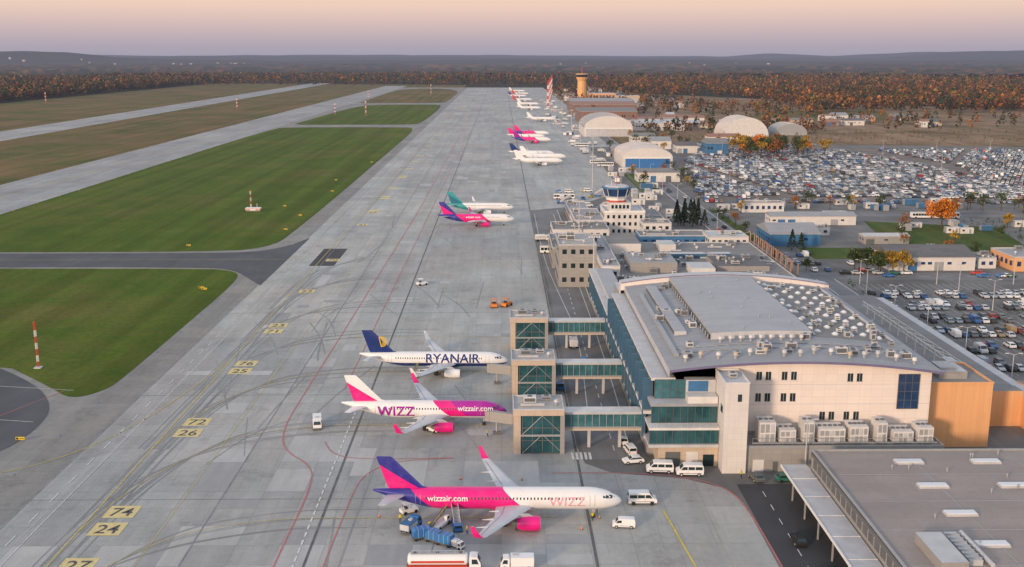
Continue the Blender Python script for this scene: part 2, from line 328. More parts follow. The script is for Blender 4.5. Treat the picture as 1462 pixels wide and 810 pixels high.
# ---------------------------------------------------------------- aircraft
def livery(name,bands,slant,belly=None,nose=None):
    m=bpy.data.materials.new(name); m.use_nodes=True; nt=m.node_tree; nt.nodes.clear()
    g=N(nt,'ShaderNodeNewGeometry'); tc=N(nt,'ShaderNodeTexCoord'); s=N(nt,'ShaderNodeSeparateXYZ'); nt.links.new(tc.outputs['Object'],s.inputs[0])
    v=mth(nt,'ADD',s.outputs[0],mth(nt,'MULTIPLY',s.outputs[2],slant))
    c=(*bands[0][1],1)
    for thr,col in bands[1:]:
        c=mixc(nt,mth(nt,'GREATER_THAN',v,thr),c,(*col,1))
    if belly:
        bz=mth(nt,'ADD',s.outputs[2],mth(nt,'MULTIPLY',s.outputs[0],belly[2]))
        c=mixc(nt,mth(nt,'LESS_THAN',bz,belly[0]),c,(*belly[1],1))
    d=mrange(nt,noise(nt,tc.outputs['Object'],.7,5,.7),.45,.8,0,.14)
    c=mixc(nt,d,c,(.35,.33,.32,1))
    return finish(m,nt,g.outputs['Position'],c,.28,coat=.3)
WH=(.80,.79,.78); PK=(.80,.01,.22); BL=(.03,.03,.26); PU=(.42,.01,.30); NV=(.012,.03,.17); TE=(.03,.30,.30)
def prof(d,L,R):
    nl=3.0*R; tl=6.4*R
    if d<nl:
        u=1-d/nl; return R*max(0.0,1-u**2.0)**.6, -.26*R*u**1.7
    if d>L-tl:
        u=(d-(L-tl))/tl; r=R*(1-.91*u**1.5); return r,(R-r)*.8
    return R,0
def foil(n=7):
    xs=[.5*(1-math.cos(math.pi*i/(n-1))) for i in range(n)]
    yt=lambda x:5*(.2969*math.sqrt(x)-.126*x-.3516*x*x+.2843*x**3-.1036*x**4)
    return [(x,yt(x)) for x in xs[::-1]]+[(x,-yt(x)*.75) for x in xs[1:-1]]
FO=foil()
def wing(b,secs,mat,side,vert=False,mats=None):
    rings=[]
    for (y,d,z,c,t) in secs:
        if vert: rings.append([(-(d+px*c),pz*t*c,z) for px,pz in FO])
        else: rings.append([(-(d+px*c),side*y,z+pz*t*c) for px,pz in FO])
    b.loft(rings,mat,matf=(lambda a,i:mats[a]) if mats else None)
def airliner(name,loc,rz,L=37.6,R=1.98,hc=3.75,fmat=None,finmat=None,wlmat=pink,engmat=pink,wd=12.9,texts=(),lod=0,stabmat=wingG,bigengine=0,harp=False,sc=1):
    E=empty(name,loc,rz); E.scale=(sc,)*3
    ns=28 if lod==0 else 14
    b=MB(); ds=[0.02,.12,.3,.6,1,1.6,2.4,3.4,4.6,5.94]+list(np.linspace(8,L-6.4*R,6 if lod else 12))+[L-6.4*R+6.4*R*u for u in (.08,.16,.25,.35,.45,.55,.65,.75,.85,.93,.98,1)]
    rings=[]
    for d in ds:
        r,zc=prof(d,L,R); rings.append([(-d,r*math.cos(2*math.pi*i/ns),hc+zc+r*math.sin(2*math.pi*i/ns)) for i in range(ns)])
    b.loft(rings,fmat)
    fr=[]
    for u in np.linspace(0,1,9):
        k=math.sin(math.pi*min(max(u,.03),.97))**.5; d=wd-1.5+u*10.5
        fr.append([(-d,k*1.9*math.cos(a),hc-1.15*R+ .75*R+ k*.62*R*math.sin(a)-.3*R) for a in np.linspace(0,2*math.pi,12,endpoint=False)])
    b.loft(fr,fmat)
    b.obj('fuselage',parent=E,smooth=40)
    w=MB(); z0=hc-1.15
    for sd in (1,-1):
        tz=z0+17.0*math.tan(math.radians(5.3))
        wing(w,[(0.5,wd-.3,z0,7.0,.15),(1.9,wd+.5,z0+.12,6.4,.14),(6.6,wd+2.9,z0+.55,4.1,.12),(11.8,wd+5.6,z0+1.05,2.9,.11),(16.6,wd+8.1,tz-.12,1.75,.1),(17.2,wd+8.55,tz+.1,1.5,.1),(17.55,wd+9.0,tz+.6,1.25,.09),(17.95,wd+10.1,tz+2.4,.6,.08)],wingG,sd,mats=[wingG,wingG,wingG,wingG,wingG,wlmat,wlmat])
        wing(w,[(0.2,L-6.4,hc+.75,3.7,.11),(6.2,L-3.1,hc+1.25,1.5,.1)],stabmat,sd)
        for fy in (4.2,8.3,12):
            w.tube((-(wd+5.3+fy*.22),sd*fy,z0+.05+fy*.085),(-(wd+7.0+fy*.25),sd*fy,z0+.0+fy*.085),.22,wingG,8,.05)
        if lod==0:
            for (ya,yb,fa,fb) in ((2.2,6.4,.74,.72),(6.8,11.6,.72,.72),(11.9,16.2,.70,.70)):
                def WP(y,fr_):
                    k=[(1.9,.5,.12,6.4),(6.6,2.9,.55,4.1),(11.8,5.6,1.05,2.9),(16.6,8.1,17*math.tan(math.radians(5.3))-.12,1.75)]
                    d_=np.interp(y,[q[0] for q in k],[q[1] for q in k]); zz_=np.interp(y,[q[0] for q in k],[q[2] for q in k]); c_=np.interp(y,[q[0] for q in k],[q[3] for q in k]); return (wd+d_+fr_*c_,z0+zz_+c_*.036*(1 if fr_>.5 else 1.2),c_)
                A=WP(ya,fa);B_=WP(yb,fb); w.poly([(-A[0],sd*ya,A[1]+.03),(-B_[0],sd*yb,B_[1]+.03),(-B_[0]-.07,sd*yb,B_[1]+.02),(-A[0]-.09,sd*ya,A[1]+.02)],dgrey)
    w.obj('wings',parent=E,smooth=35)
    f=MB()
    ztop=hc+R-.25
    wing(f,[(0,L-11.2,ztop-.1,8.3,.05),(0,L-8.9,ztop+.45,6.3,.1),(0,L-3.55,ztop+5.9,2.8,.1),(0,L-3.2,ztop+6.05,2.3,.06)],finmat,1,vert=True)
    f.obj('tail_fin',parent=E,smooth=35)
    e=MB(); er=1.05+.17*bigengine
    ex=wd+1.2-2.2; ez=hc-1.15-1.55+.45
    for sd in (1,-1):
        yy=sd*5.75; n=18
        pr=[(0,.86*er),(.08,.97*er),(.5,1.07*er),(1.6,1.12*er),(3.0,1.03*er),(4.1,.78*er),(4.1,.6*er),(4.9,.28*er)]
        e.loft([[(-(ex+x),yy+r*math.cos(2*math.pi*i/n),ez+r*math.sin(2*math.pi*i/n)) for i in range(n)] for x,r in pr],engmat,cap0=False,matf=lambda a,i:(lgrey if a==0 else (engmat if a<5 else dgrey)))
        e.loft([[(-(ex+x),yy+r*math.cos(2*math.pi*i/n),ez+r*math.sin(2*math.pi*i/n)) for i in range(n)] for x,r in [(0,.86*er),(.7,.8*er),(.72,.25*er),(.35,.05)]],black,cap0=False)
        e.loft([[(-(ex+.9),yy+s_*.14,ez+er*.9),(-(ex+4.6),yy+s_*.14,ez+er*.75),(-(ex+6.2),yy+s_*.14,z0+.55),(-(ex+2.2),yy+s_*.14,z0+.7)] for s_ in (-1,1)],lgrey)
    e.obj('engines',parent=E,smooth=35)
    g=MB()
    for (d,y,r,) in ((5.1,0,.38),(wd+5.4,3.8,.56),(wd+5.4,-3.8,.56)):
        g.tube((-d,y,hc-1.3),(-d,y,r),.11,lgrey,8); g.tube((-d+.9,y*.8,hc-1.4),(-d,y,r+.5),.07,lgrey,6)
        for o in (-.42,.16): g.cone((-d,y+o,r),r,r,.26,black,14,axis=1)
    g.obj('landing_gear',parent=E,smooth=40)
    if lod==0:
        k=MB(); NS=lambda d,z,sd,o=.012:((lambda r,zc:(-d,sd*math.sqrt(max(0,(r+o)**2-(z-zc)**2)),hc+z))(*prof(d,L,R)))
        d=6.8
        while d<L-9.5:
            for sd in (1,-1):
                k.poly([NS(d,.42,sd),NS(d+.26,.42,sd),NS(d+.26,.82,sd),NS(d,.82,sd)],glass)
            d+=.62
        for sd in (1,-1):
            for da,db,za,zb in ((1.75,2.35,.42,1.02),(2.42,2.95,.5,1.05),(3.02,3.45,.6,1.02)): k.poly([NS(da,za,sd,.02),NS(db,za+.06,sd,.02),NS(db,zb,sd,.02),NS(da,zb-.18,sd,.02)],glass)
            for dd in (4.9,L-8.6):
                for a_,b_ in ((dd,dd+.06),(dd+.86,dd+.92)):
                    zs=np.linspace(-.85,1.15,7)
                    for q in range(6): k.poly([NS(a_,zs[q],sd,.015),NS(b_,zs[q],sd,.015),NS(b_,zs[q+1],sd,.015),NS(a_,zs[q+1],sd,.015)],grey)
            for dd in (wd+2.5,wd+3.6): k.poly([NS(dd,.25,sd,.014),NS(dd+.05,.25,sd,.014),NS(dd+.05,1.2,sd,.014),NS(dd,1.2,sd,.014)],grey)
        def TP(d,a,o=.02):
            r,zc=prof(d,L,R); return (-d,(r+o)*math.sin(a),hc+zc+(r+o)*math.cos(a))
        for a0,a1 in ((-.75,-.05),(.05,.75)): k.poly([TP(1.35,a0),TP(1.35,a1),TP(1.95,a1),TP(1.95,a0)],glass)
        k.obj('windows_and_doors',parent=E)
    for (s,d,size,zo,mat,off) in texts:
        bm=text_bm(s,size,off)
        for q in np.arange(-1,size*1.1,.22): bmesh.ops.bisect_plane(bm,geom=bm.verts[:]+bm.edges[:]+bm.faces[:],plane_co=(0,q,0),plane_no=(0,1,0))
        r=R+.02
        for v in bm.verts:
            ph=(v.co.y+zo)/R; v.co=Vector((-d+v.co.x,-r*math.cos(ph),hc+r*math.sin(ph)))
        me=bpy.data.meshes.new('title_lettering'); bm.to_mesh(me); bm.free(); me.materials.append(mat); put(me,'title_lettering',parent=E)
    if harp:
        h=MB(); cx=-(L-6.2); cz=ztop+3.0
        for y in (-.34,):
            for j in range(4):
                r0=1.25-.32*j; pts=[(cx+r0*math.cos(t)*.8,cz+r0*math.sin(t)) for t in np.linspace(-1.9,2.2,14)]
                for p,q in zip(pts,pts[1:]): h.tube((p[0],y,p[1]),(q[0],y,q[1]),.11,gold,4)
            h.tube((cx-.3,y,cz-1.4),(cx-.9,y,cz+1.3),.16,gold,5); h.tube((cx-.9,y,cz+1.3),(cx+.3,y,cz+1.15),.16,gold,5)
        h.obj('harp_emblem',parent=E)
    return E
def finliv(name,L,c_low,c_up):
    return livery(name,[(0,c_up),(-(L-5.0)+1.6*7.6,c_low)],1.6)
wz1=livery('livery_magenta_blue',[(0,BL),(-31.0,PK),(-14.4,WH)],1.2)
wz2=livery('livery_white_magenta',[(0,WH),(-9.6,PK),(-5.6,PU)],1.2,belly=(2.55,WH,0))
wz4=livery('livery_short_magenta_blue',[(0,BL),(-22,PK),(-9,WH)],1.2)
ry=livery('livery_white_navy',[(0,WH)],1.0,belly=(2.75,NV,.0)); wh=livery('livery_white',[(0,WH)],1)
tl=livery('livery_teal',[(0,TE),(-20,WH)],1.4); rd=livery('livery_redwhite',[(0,(.6,.04,.05)),(-24,WH)],1.2)
airliner('airliner',(21.5,175.5,0),math.radians(-1.0),44.5,fmat=wz1,finmat=finliv('fin_a',44.5,BL,PK),wd=15.6,bigengine=1,texts=(('wizzair.com',31.0,1.5,.15,white,.02),('WIZZ',9.8,2.5,-.8,wizpale,.0)))
airliner('airliner',(1.2,224.2,0),math.radians(-1.2),37.0,fmat=wz2,finmat=finliv('fin_b',37,WH,PK),wd=12.6,stabmat=white,texts=(('wizzair.com',6.9,1.65,.2,white,.02),('WIZZ',24.6,3.2,-1.1,purple,.05)))
airliner('airliner',(1.8,265.2,0),math.radians(-1.4),39.0,R=1.9,hc=3.4,fmat=ry,finmat=navy,wlmat=white,engmat=white,wd=13.2,harp=True,texts=(('RYANAIR',14.5,3.4,-.5,navy,.05),))
airliner('airliner',(6.5,509,0),math.radians(-2),37.6,fmat=wz4,finmat=finliv('fin_c',37.6,BL,PK),wd=12.9,texts=(('wizzair.com',20,1.5,.15,white,.02),))
airliner('airliner',(6.8,551,0),math.radians(-2),36,R=1.9,hc=3.5,fmat=tl,finmat=finliv('fin_d',36,TE,(.02,.16,.24)),wlmat=white,engmat=white,wd=12.6)
far=[(47,800,wh,wh,white),(44,862,ry,navy,white),(52,835,wh,white,white),(48,1008,wz4,purple,pink),(50,1093,wz4,pink,pink),(44,1050,wh,pink,pink),(70,1350,wh,white,white),(62,1640,wh,white,white),(64,1780,wh,white,white),(58,1960,rd,redP,white),(52,2150,wh,navy,white),(60,2280,rd,redP,redP),(56,2450,wh,white,white)]
for x,y,fm,fn,en in far: airliner('airliner',(x,y,0),math.radians(-4+R_(-3,3)),38,fmat=fm,finmat=fn,wlmat=en,engmat=en,lod=1)
airliner('airliner',(118,1215,0),math.radians(80),37,fmat=wz4,finmat=pink,lod=1)
# ---------------------------------------------------------------- vehicles
def vehicle(profile,W,belt,wheels,r,glassz,side,ws,paint,wt=.2,extra=None,lo=False):
    b=MB(); w=lambda z:W/2-max(0,z-belt)*wt
    A=[(x,w(z),z) for x,z in profile]; B=[(x,-w(z),z) for x,z in profile]
    b.loft([A,B],paint)
    for sx in side:
        x0,x1,x2,x3=sx
        for sd in (1,-1):
            z0,z1=glassz; b.poly([(x0,sd*(w(z0)+.012),z0),(x1,sd*(w(z0)+.012),z0),(x2,sd*(w(z1)+.012),z1),(x3,sd*(w(z1)+.012),z1)],glass)
    for (xa,za,xb,zb) in ws:
        dx,dz=xb-xa,zb-za; l=math.hypot(dx,dz); nx,nz=dz/l*.015,-dx/l*.015
        if nz<0: nx,nz=-nx,-nz
        if abs(dx)<.01: nx=.015*(1 if xa>0 else -1);nz=0
        t0,t1=.08,.92; wa=w(za)*.88; wb=w(zb)*.88
        p=lambda t,ww,s_: (xa+dx*t+nx,s_*ww,za+dz*t+nz)
        b.poly([p(t0,wa,-1),p(t0,wa,1),p(t1,wb,1),p(t1,wb,-1)],glass)
    for x in wheels:
        for sd in (1,-1):
            if lo: b.box(x-.3,x+.3,sd*W/2-.12,sd*W/2+.02,.0,.6,black)
            else:
                b.cone((x,sd*(W/2)-.11,r),r,r,.22 if sd>0 else .13,black,12,axis=1); b.cone((x,sd*(W/2)-.02 if sd<0 else W/2+.1,r),r*.55,r*.55,.02,lgrey,8,axis=1)
    if extra: extra(b)
    return b
carP=[(-2.1,.32),(-2.16,.75),(-1.95,.98),(-1.4,1.42),(-.2,1.48),(.35,1.42),(1.05,.98),(2.0,.80),(2.15,.6),(2.1,.32)]
def mkcar(paint,lo=False): return vehicle(carP,1.8,.95,(-1.3,1.35),.33,(1.0,1.36),[(-1.75,.95,.4,-1.38)],[(-1.95,.98,-1.4,1.42),(.35,1.42,1.05,.98)],paint,.35,lo=lo)
vanP=[(-2.6,.38),(-2.65,1.4),(-2.5,2.2),(-2.2,2.3),(1.0,2.3),(1.3,2.2),(2.0,1.35),(2.6,1.1),(2.7,.8),(2.65,.38)]
def vextra(b):
    b.box(2.66,2.72,-.9,.9,.4,.6,dgrey); b.box(-2.72,-2.62,-.9,.9,.4,.6,dgrey)
    for sd in (-1,1):
        b.box(2.6,2.66,sd*.75-.15,sd*.75+.15,.85,1.05,lgrey); b.box(-2.68,-2.64,sd*.9-.07,sd*.9+.07,1.0,1.5,redP)
        b.box(1.35,1.5,sd*1.12-.1,sd*1.12+.1,1.35,1.6,dgrey); b.box(.45,.48,sd*1.003-.01,sd*1.003+.01,.5,1.3,grey); b.box(-2.2,2.2,sd*1.0-.02,sd*1.0+.02,.62,.72,dgrey)
def mkvan(paint,win=True): 
    return vehicle(vanP,2.0,1.3,(-1.7,1.75),.36,(1.35,1.95),[(.55,1.85,1.35,.55),(-.85,.4,.4,-.85),(-2.4,-1.0,-1.0,-2.35)] if win else [(.55,1.85,1.35,.55)],[(1.3,2.2,2.0,1.35),(-2.65,1.4,-2.5,2.2)],paint,.12,vextra)
def mktruck(cab,body,bl=4.5,bh=2.8,tank=False):
    b=MB(); b.box(-bl-.2,2.1,-.5,.5,.55,.85,dgrey)
    cp=[(.4,.5),(.4,2.5),(.7,2.65),(1.7,2.6),(2.2,1.6),(2.3,.5)]
    b.loft([[(x,1.15-max(0,z-1.6)*.1,z) for x,z in cp],[(x,-1.15+max(0,z-1.6)*.1,z) for x,z in cp]],cab)
    b.poly([(2.215,-1.0,1.62),(2.215,1.0,1.62),(1.77,.92,2.48),(1.77,-.92,2.48)],glass)
    for sd in (1,-1): b.poly([(.8,sd*1.165,1.5),(1.9,sd*1.165,1.5),(1.6,sd*1.10,2.3),(.8,sd*1.10,2.3)],glass)
    if tank:
        n=16; b.loft([[(x,1.15*k*math.cos(2*math.pi*i/n),1.95+.95*k*math.sin(2*math.pi*i/n)) for i in range(n)] for x,k in ((-bl,.6),(-bl+.15,.95),(-bl+.4,1),(-.2,1),(0,.95),(.15,.6))],body)
        b.box(-bl+.5,-.3,-.35,.35,2.88,3.0,grey); b.box(-bl+.6,-.4,-1.19,-1.15,1.75,2.1,redP); b.box(-bl,.1,-1.1,1.1,.9,1.15,redP)
        for x in (-bl+1.2,-bl/2,-1): b.cone((x,0,3.0),.25,.25,.12,dgrey,10)
        for x in np.arange(-bl+.6,-.3,1.4): b.tube((x,-.35,3),(x,-.35,3.5),.03,lgrey,4)
        b.tube((-bl+.5,-.35,3.5),(-.3,-.35,3.5),.03,lgrey,4)
    else:
        b.box(-bl,.2,-1.2,1.2,.9,bh,body); b.box(-bl-.03,-bl,-1.1,1.1,1.0,bh-.1,lgrey); b.box(-bl+.1,.1,-1.22,-1.2,1.2,bh-.25,lgrey)
        b.box(-1.2,-.2,-.4,.4,bh,bh+.25,lgrey)
    for x in (1.4,-bl+1.1,-bl+2.2 if bl>5 else -bl+1.1):
        for sd in (1,-1): b.cone((x,sd*1.1-.13,.48),.48,.48,.28,black,12,axis=1)
    b.box(2.28,2.36,-1.1,1.1,.4,.75,dgrey)
    return b
def mkbus():
    b=MB(); b.box(-6,6,-1.5,1.5,.35,2.95,white,lgrey); b.box(6.0,6.02,-1.35,1.35,1.2,2.6,glass)
    for sd in (-1,1):
        for i in range(8): b.box(-5.7+i*1.45,-4.4+i*1.45,sd*1.5-.015,sd*1.5+.015,1.3,2.5,glass)
        for x in (-4,4): b.cone((x,sd*1.4-.12,.45),.45,.45,.25,black,12,axis=1)
    b.box(-3,0,-.8,.8,2.95,3.2,grey); b.box(2,4,-.8,.8,2.95,3.15,lgrey); return b
def mktug(p):
    b=MB(); pr=[(-1.6,.3),(-1.6,.95),(-.2,1.0),(-.1,1.05),(1.5,.9),(1.6,.3)]
    b.loft([[(x,.75,z) for x,z in pr],[(x,-.75,z) for x,z in pr]],p)
    for x in (-1.0,.1):
        for y in (-.65,.65): b.tube((x,y,.95),(x+.1,y,1.9),.04,dgrey)
    b.box(-1.15,.35,-.75,.75,1.9,1.98,p); b.box(-.8,-.4,-.4,.4,.98,1.3,black)
    for x in (-1.05,1.05):
        for sd in (1,-1): b.cone((x,sd*.72-.1,.33),.33,.33,.2,black,10,axis=1)
    return b
def mkdolly(p):
    b=MB(); b.box(-1.6,1.6,-.8,.8,.45,.6,dgrey); b.tube((1.6,0,.5),(2.4,0,.45),.05,dgrey)
    b.loft([[(x,.78,z) for x,z in ((-1.5,.61),(-1.5,1.6),(-1.1,2.1),(1.5,2.1),(1.5,.61))],[(x,-.78,z) for x,z in ((-1.5,.61),(-1.5,1.6),(-1.1,2.1),(1.5,2.1),(1.5,.61))]],p)
    for k in (-.7,.2,1.1): b.box(k-.03,k+.03,-.8,.8,.62,2.12,lgrey)
    for x in (-1.1,1.1):
        for sd in (1,-1): b.cone((x,sd*.7-.08,.24),.24,.24,.16,black,10,axis=1)
    return b
def mkbelt(p):
    b=MB(); b.box(-2.5,2.5,-1,0.9,.5,1.0,p); b.box(1.0,1.9,-.95,-.2,1.0,1.9,p); b.box(1.2,1.92,-.97,-.93,1.3,1.8,glass)
    b.loft([[(-3.2,y,.9),(3.6,y,3.1),(3.6,y,3.35),(-3.2,y,1.15)] for y in (0.05,.85)],dgrey)
    b.tube((1.8,.45,1),(2.4,.45,2.7),.09,lgrey); b.tube((-3.1,.02,1.6),(3.5,.02,3.9),.03,yellowV)
    for t in range(6): b.tube((-3+t*1.3,.02,1.0+t*.42),(-3+t*1.3,.02,1.65+t*.45),.025,yellowV)
    for x in (-1.7,1.7):
        for sd in (1,-1): b.cone((x,sd*.9-.12,.42),.42,.42,.24,black,10,axis=1)
    return b
def mkstairs(p):
    b=MB(); b.box(-2.6,2.2,-1,1,.45,.8,p); b.box(-4.0,-2.7,-.95,.95,.45,1.9,p); b.box(-4.02,-3.99,-.8,.8,1.2,1.8,glass)
    for i in range(14): b.box(-2.4+i*.33,-2.1+i*.33,-.7,.7,.75+i*.22,.82+i*.22,lgrey)
    for sd in (-.75,.75):
        b.loft([[(-2.5,sd+s_,.6),(2.4,sd+s_,3.7),(3.6,sd+s_,3.7),(3.6,sd+s_,4.7),(2.3,sd+s_,4.7),(-2.5,sd+s_,1.6)] for s_ in (-.03,.03)],lgrey)
    b.box(2.2,3.6,-.75,.75,3.6,3.7,dgrey); b.tube((2.6,.6,.6),(2.9,.6,3.6),.08,dgrey); b.tube((2.6,-.6,.6),(2.9,-.6,3.6),.08,dgrey)
    for x in (-3.3,1.6):
        for sd in (1,-1): b.cone((x,sd*.95-.12,.4),.4,.4,.24,black,10,axis=1)
    return b
vanM=mkvan(white).mesh('van_mesh',30); van2M=mkvan(white,False).mesh('panel_van_mesh',30); busM=mkbus().mesh('bus_mesh')
carsM=[mkcar(p).mesh('car_mesh',30) for p in (white,dgrey,lgrey,greenV,black,redP,blueV)]
trkM=mktruck(white,white).mesh('truck_mesh'); trkB=mktruck(blueV,white,5.2,3.1).mesh('truck_mesh_b'); trkC=mktruck(blueV,blueP,3.6,2.4).mesh('truck_mesh_c'); tugM=mktug(white).mesh('tug'); tugY=mktug(yellowV).mesh('tug_y'); tugR=mktug(orangeV).mesh('tug_r')
dolM=mkdolly(blueV).mesh('dolly'); beltM=mkbelt(white).mesh('belt'); stM=mkstairs(blueV).mesh('stairs'); tankM=mktruck(white,white,9.5,3,True).mesh('tanker')
rad=math.radians
put(vanM,'van',(26,181.5,.09),rad(0)); put(van2M,'service_van',(21.5,171.5,.07),rad(175),sc=.75)
put(vanM,'van',(31.5,196.3,.12),rad(176)); put(vanM,'van',(37.2,194.8,.12),rad(178)); put(vanM,'van',(26.8,206.5,.12),rad(100),sc=.85); put(carsM[0],'parked_car',(26.2,212.5,.12),rad(85)); put(carsM[0],'parked_car',(26.8,201.2,.12),rad(-170))
put(carsM[1],'parked_car',(49.8,192.2,.12),rad(100)); put(carsM[3],'parked_car',(55.5,191.5,.12),rad(5))
put(carsM[4],'parked_car',(50.5,165,.12),rad(92)); put(carsM[3],'parked_car',(50.4,152,.12),rad(92)); put(carsM[2],'parked_car',(51.8,147,.12),rad(92))
put(trkM,'service_truck',(-41,222.5,.07),rad(-80),sc=.8)
put(beltM,'belt_loader',(-10.8,171.9,.07),rad(62),sc=.9); put(trkC,'ground_power_truck',(-15.6,171.2,.07),rad(65),sc=.8); put(stM,'boarding_stairs',(-8.0,172.2,.07),rad(100),sc=.75)
for x,y,a in ((-13.8,167.2,20),(-11.4,166,-30),(-9.6,164.8,-30)): put(dolM,'baggage_cart',(x,y,.07),rad(a))
put(trkM,'service_truck',(-7.4,163.6,.07),rad(-35),sc=.5); put(tugM,'baggage_tractor',(-16.8,177.8,.07),rad(30))
put(tankM,'fuel_tanker_truck',(-5.6,156,.07),rad(0)); put(trkM,'service_truck',(1.6,156.4,.07),rad(180),sc=.8)
put(tugR,'pushback_tractor',(-2.3,338,.07),rad(90),sc=1.4); put(tugR,'pushback_tractor',(1.8,339,.07),rad(60),sc=1.4); put(tugM,'baggage_tractor',(-28.6,372,.07),rad(30),sc=1.2)
put(stM,'boarding_stairs',(14.2,252,.12),rad(95)); put(tugY,'baggage_tractor',(14.5,262,.12),rad(80)); put(dolM,'baggage_cart',(20,262,.12),rad(90)); put(dolM,'baggage_cart',(22,270,.12),rad(80)); put(trkM,'service_truck',(20.5,290,.12),rad(90),sc=.9)
put(dolM,'baggage_cart',(-14,270,.07),rad(10)); put(beltM,'belt_loader',(-22,261,.07),rad(80),sc=.8); put(tugM,'baggage_tractor',(-15,220,.07),rad(140)); put(tugM,'baggage_tractor',(13.5,225,.12),rad(140))
for i in range(40):
    y=R_(430,640); x=R_(17,44)+(y-430)*.08
    me,nm=random.choice([(trkM,'service_truck'),(trkB,'catering_truck'),(busM,'apron_bus'),(vanM,'van'),(stM,'boarding_stairs'),(dolM,'baggage_cart'),(tugY,'baggage_tractor'),(vanM,'van')])
    put(me,nm,(x,y,.12),rad(random.choice((0,90,180,88,5))))
for i in range(60):
    y=R_(640,2000); x=R_(58,84)+y*.006
    me,nm=random.choice([(trkM,'service_truck'),(busM,'apron_bus'),(vanM,'van'),(trkB,'catering_truck'),(trkM,'service_truck')])
    put(me,nm,(x,y,.1),rad(random.choice((0,90,180,88,5))))
for x,y in ((216,531),(228,530),(172,535),(292,526)): put(busM,'coach',(x,y,.14),rad(0))
for i in range(22):
    x=R_(115,300); put(random.choice(carsM),'car',(x,388-(x-112)*.02+random.choice((-3,2)),.13),rad(random.choice((0,180))))
for i in range(16): put(random.choice(carsM),'car',(random.choice((103,107.4)),R_(400,900),.15),rad(90))
# ---------------------------------------------------------------- people
def person_mesh():
    me=bpy.data.meshes.new('crew'); 
    P=[(0,0,.95),(0,0,1.2),(0,0,1.42),(0,0,1.52),(0,.01,1.68),(0,0,1.76),(.1,0,.9),(.12,.03,.5),(.12,0,.08),(.12,.12,.05),(-.1,0,.9),(-.12,-.08,.5),(-.13,-.2,.08),(-.13,-.08,.04),(.2,0,1.42),(.28,.02,1.15),(.27,.12,.92),(-.2,0,1.42),(-.28,.05,1.15),(-.25,.2,.98)]
    Ed=[(0,1),(1,2),(2,3),(3,4),(4,5),(0,6),(6,7),(7,8),(8,9),(0,10),(10,11),(11,12),(12,13),(2,14),(14,15),(15,16),(2,17),(17,18),(18,19)]
    rr=[.15,.15,.17,.06,.1,.08,.09,.065,.05,.04,.09,.065,.05,.04,.07,.05,.04,.07,.05,.04]
    me.from_pydata(P,Ed,[]); o=bpy.data.objects.new('t',me); C.objects.link(o); o.modifiers.new('s','SKIN'); o.modifiers.new('u','SUBSURF').levels=1
    for i,v in enumerate(me.skin_vertices[0].data): v.radius=(rr[i],rr[i]); v.use_root=(i==0)
    m2=bpy.data.meshes.new_from_object(o.evaluated_get(bpy.context.evaluated_depsgraph_get())); bpy.data.objects.remove(o)
    m,nt,p=start('crew_clothes'); tc=N(nt,'ShaderNodeTexCoord'); s=N(nt,'ShaderNodeSeparateXYZ'); nt.links.new(tc.outputs['Object'],s.inputs[0])
    c=mixc(nt,mth(nt,'GREATER_THAN',s.outputs[2],.9),(.02,.03,.06,1),(.65,.55,.03,1)); c=mixc(nt,mth(nt,'GREATER_THAN',s.outputs[2],1.5),c,(.45,.28,.2,1)); c=mixc(nt,mth(nt,'GREATER_THAN',s.outputs[2],1.72),c,(.05,.03,.02,1))
    finish(m,nt,p,c,.8); m2.materials.clear(); m2.materials.append(m); return m2
pm=person_mesh()
for x,y,a in ((16.2,174.0,20),(-6.0,168.8,100),(-12.6,170.6,200),(2.5,170.0,90),(-18,173.6,10),(-3,216.5,50),(-17,262,80),(17.2,176.8,180),(47,193,30)): put(pm,'ground_crew_person',(x,y,.08),rad(a))
cn=MB(); cn.cone((0,0,0),.18,.03,.65,orangeV,8); cn.box(-.22,.22,-.22,.22,0,.04,black); cnM=cn.mesh('cone')
for x,y in ((17.5,175),(14,170.5),(-5,160.8),(-8,193),(-22,176),(4,192.5),(4.6,160.5)): put(cnM,'traffic_cone',(x,y,.065))
# ---------------------------------------------------------------- roof equipment
def hvac(b,x,y,z,sx=2,sy=1.6,sz=1.4,mat=None):
    mat=mat or random.choice((lgrey,offw,grey,lgrey))
    b.box(x-sx/2,x+sx/2,y-sy/2,y+sy/2,z+.15,z+sz,mat); b.box(x-sx/2+.15,x+sx/2-.15,y-sy/2-.02,y-sy/2,z+.35,z+sz-.2,dgrey)
    b.box(x-sx/2+.1,x-sx/2+.25,y-sy/2+.1,y+sy/2-.1,z,z+.15,dgrey); b.box(x+sx/2-.25,x+sx/2-.1,y-sy/2+.1,y+sy/2-.1,z,z+.15,dgrey)
    for k in range(max(1,int(sx/1.4))): b.cone((x-sx/2+sx*(k+.5)/max(1,int(sx/1.4)),y,z+sz),min(.5,sy*.35),min(.5,sy*.35),.12,dgrey,10)
def vent(b,x,y,z,r=.45,h=1.1,mat=offw):
    b.cone((x,y,z),r*.7,r*.7,h*.6,grey,10); b.cone((x,y,z+h*.6),r,r*.9,h*.4,mat,10)
def scatter_roof(b,x0,x1,y0,y1,z,n,big=1.0):
    for i in range(n):
        x=R_(x0+1.5,x1-1.5); y=R_(y0+1.5,y1-1.5); t=random.random()
        if t<.5: hvac(b,x,y,z,R_(1.2,3.2)*big,R_(1,2)*big,R_(.9,1.9)*big)
        elif t<.8: vent(b,x,y,z,R_(.3,.6),R_(.8,1.5))
        else:
            l=R_(3,8); b.box(x,min(x1-.5,x+l),y,y+.5,z+.2,z+.65,lgrey); b.box(x,x+.1,y,y+.5,z,z+.2,dgrey)
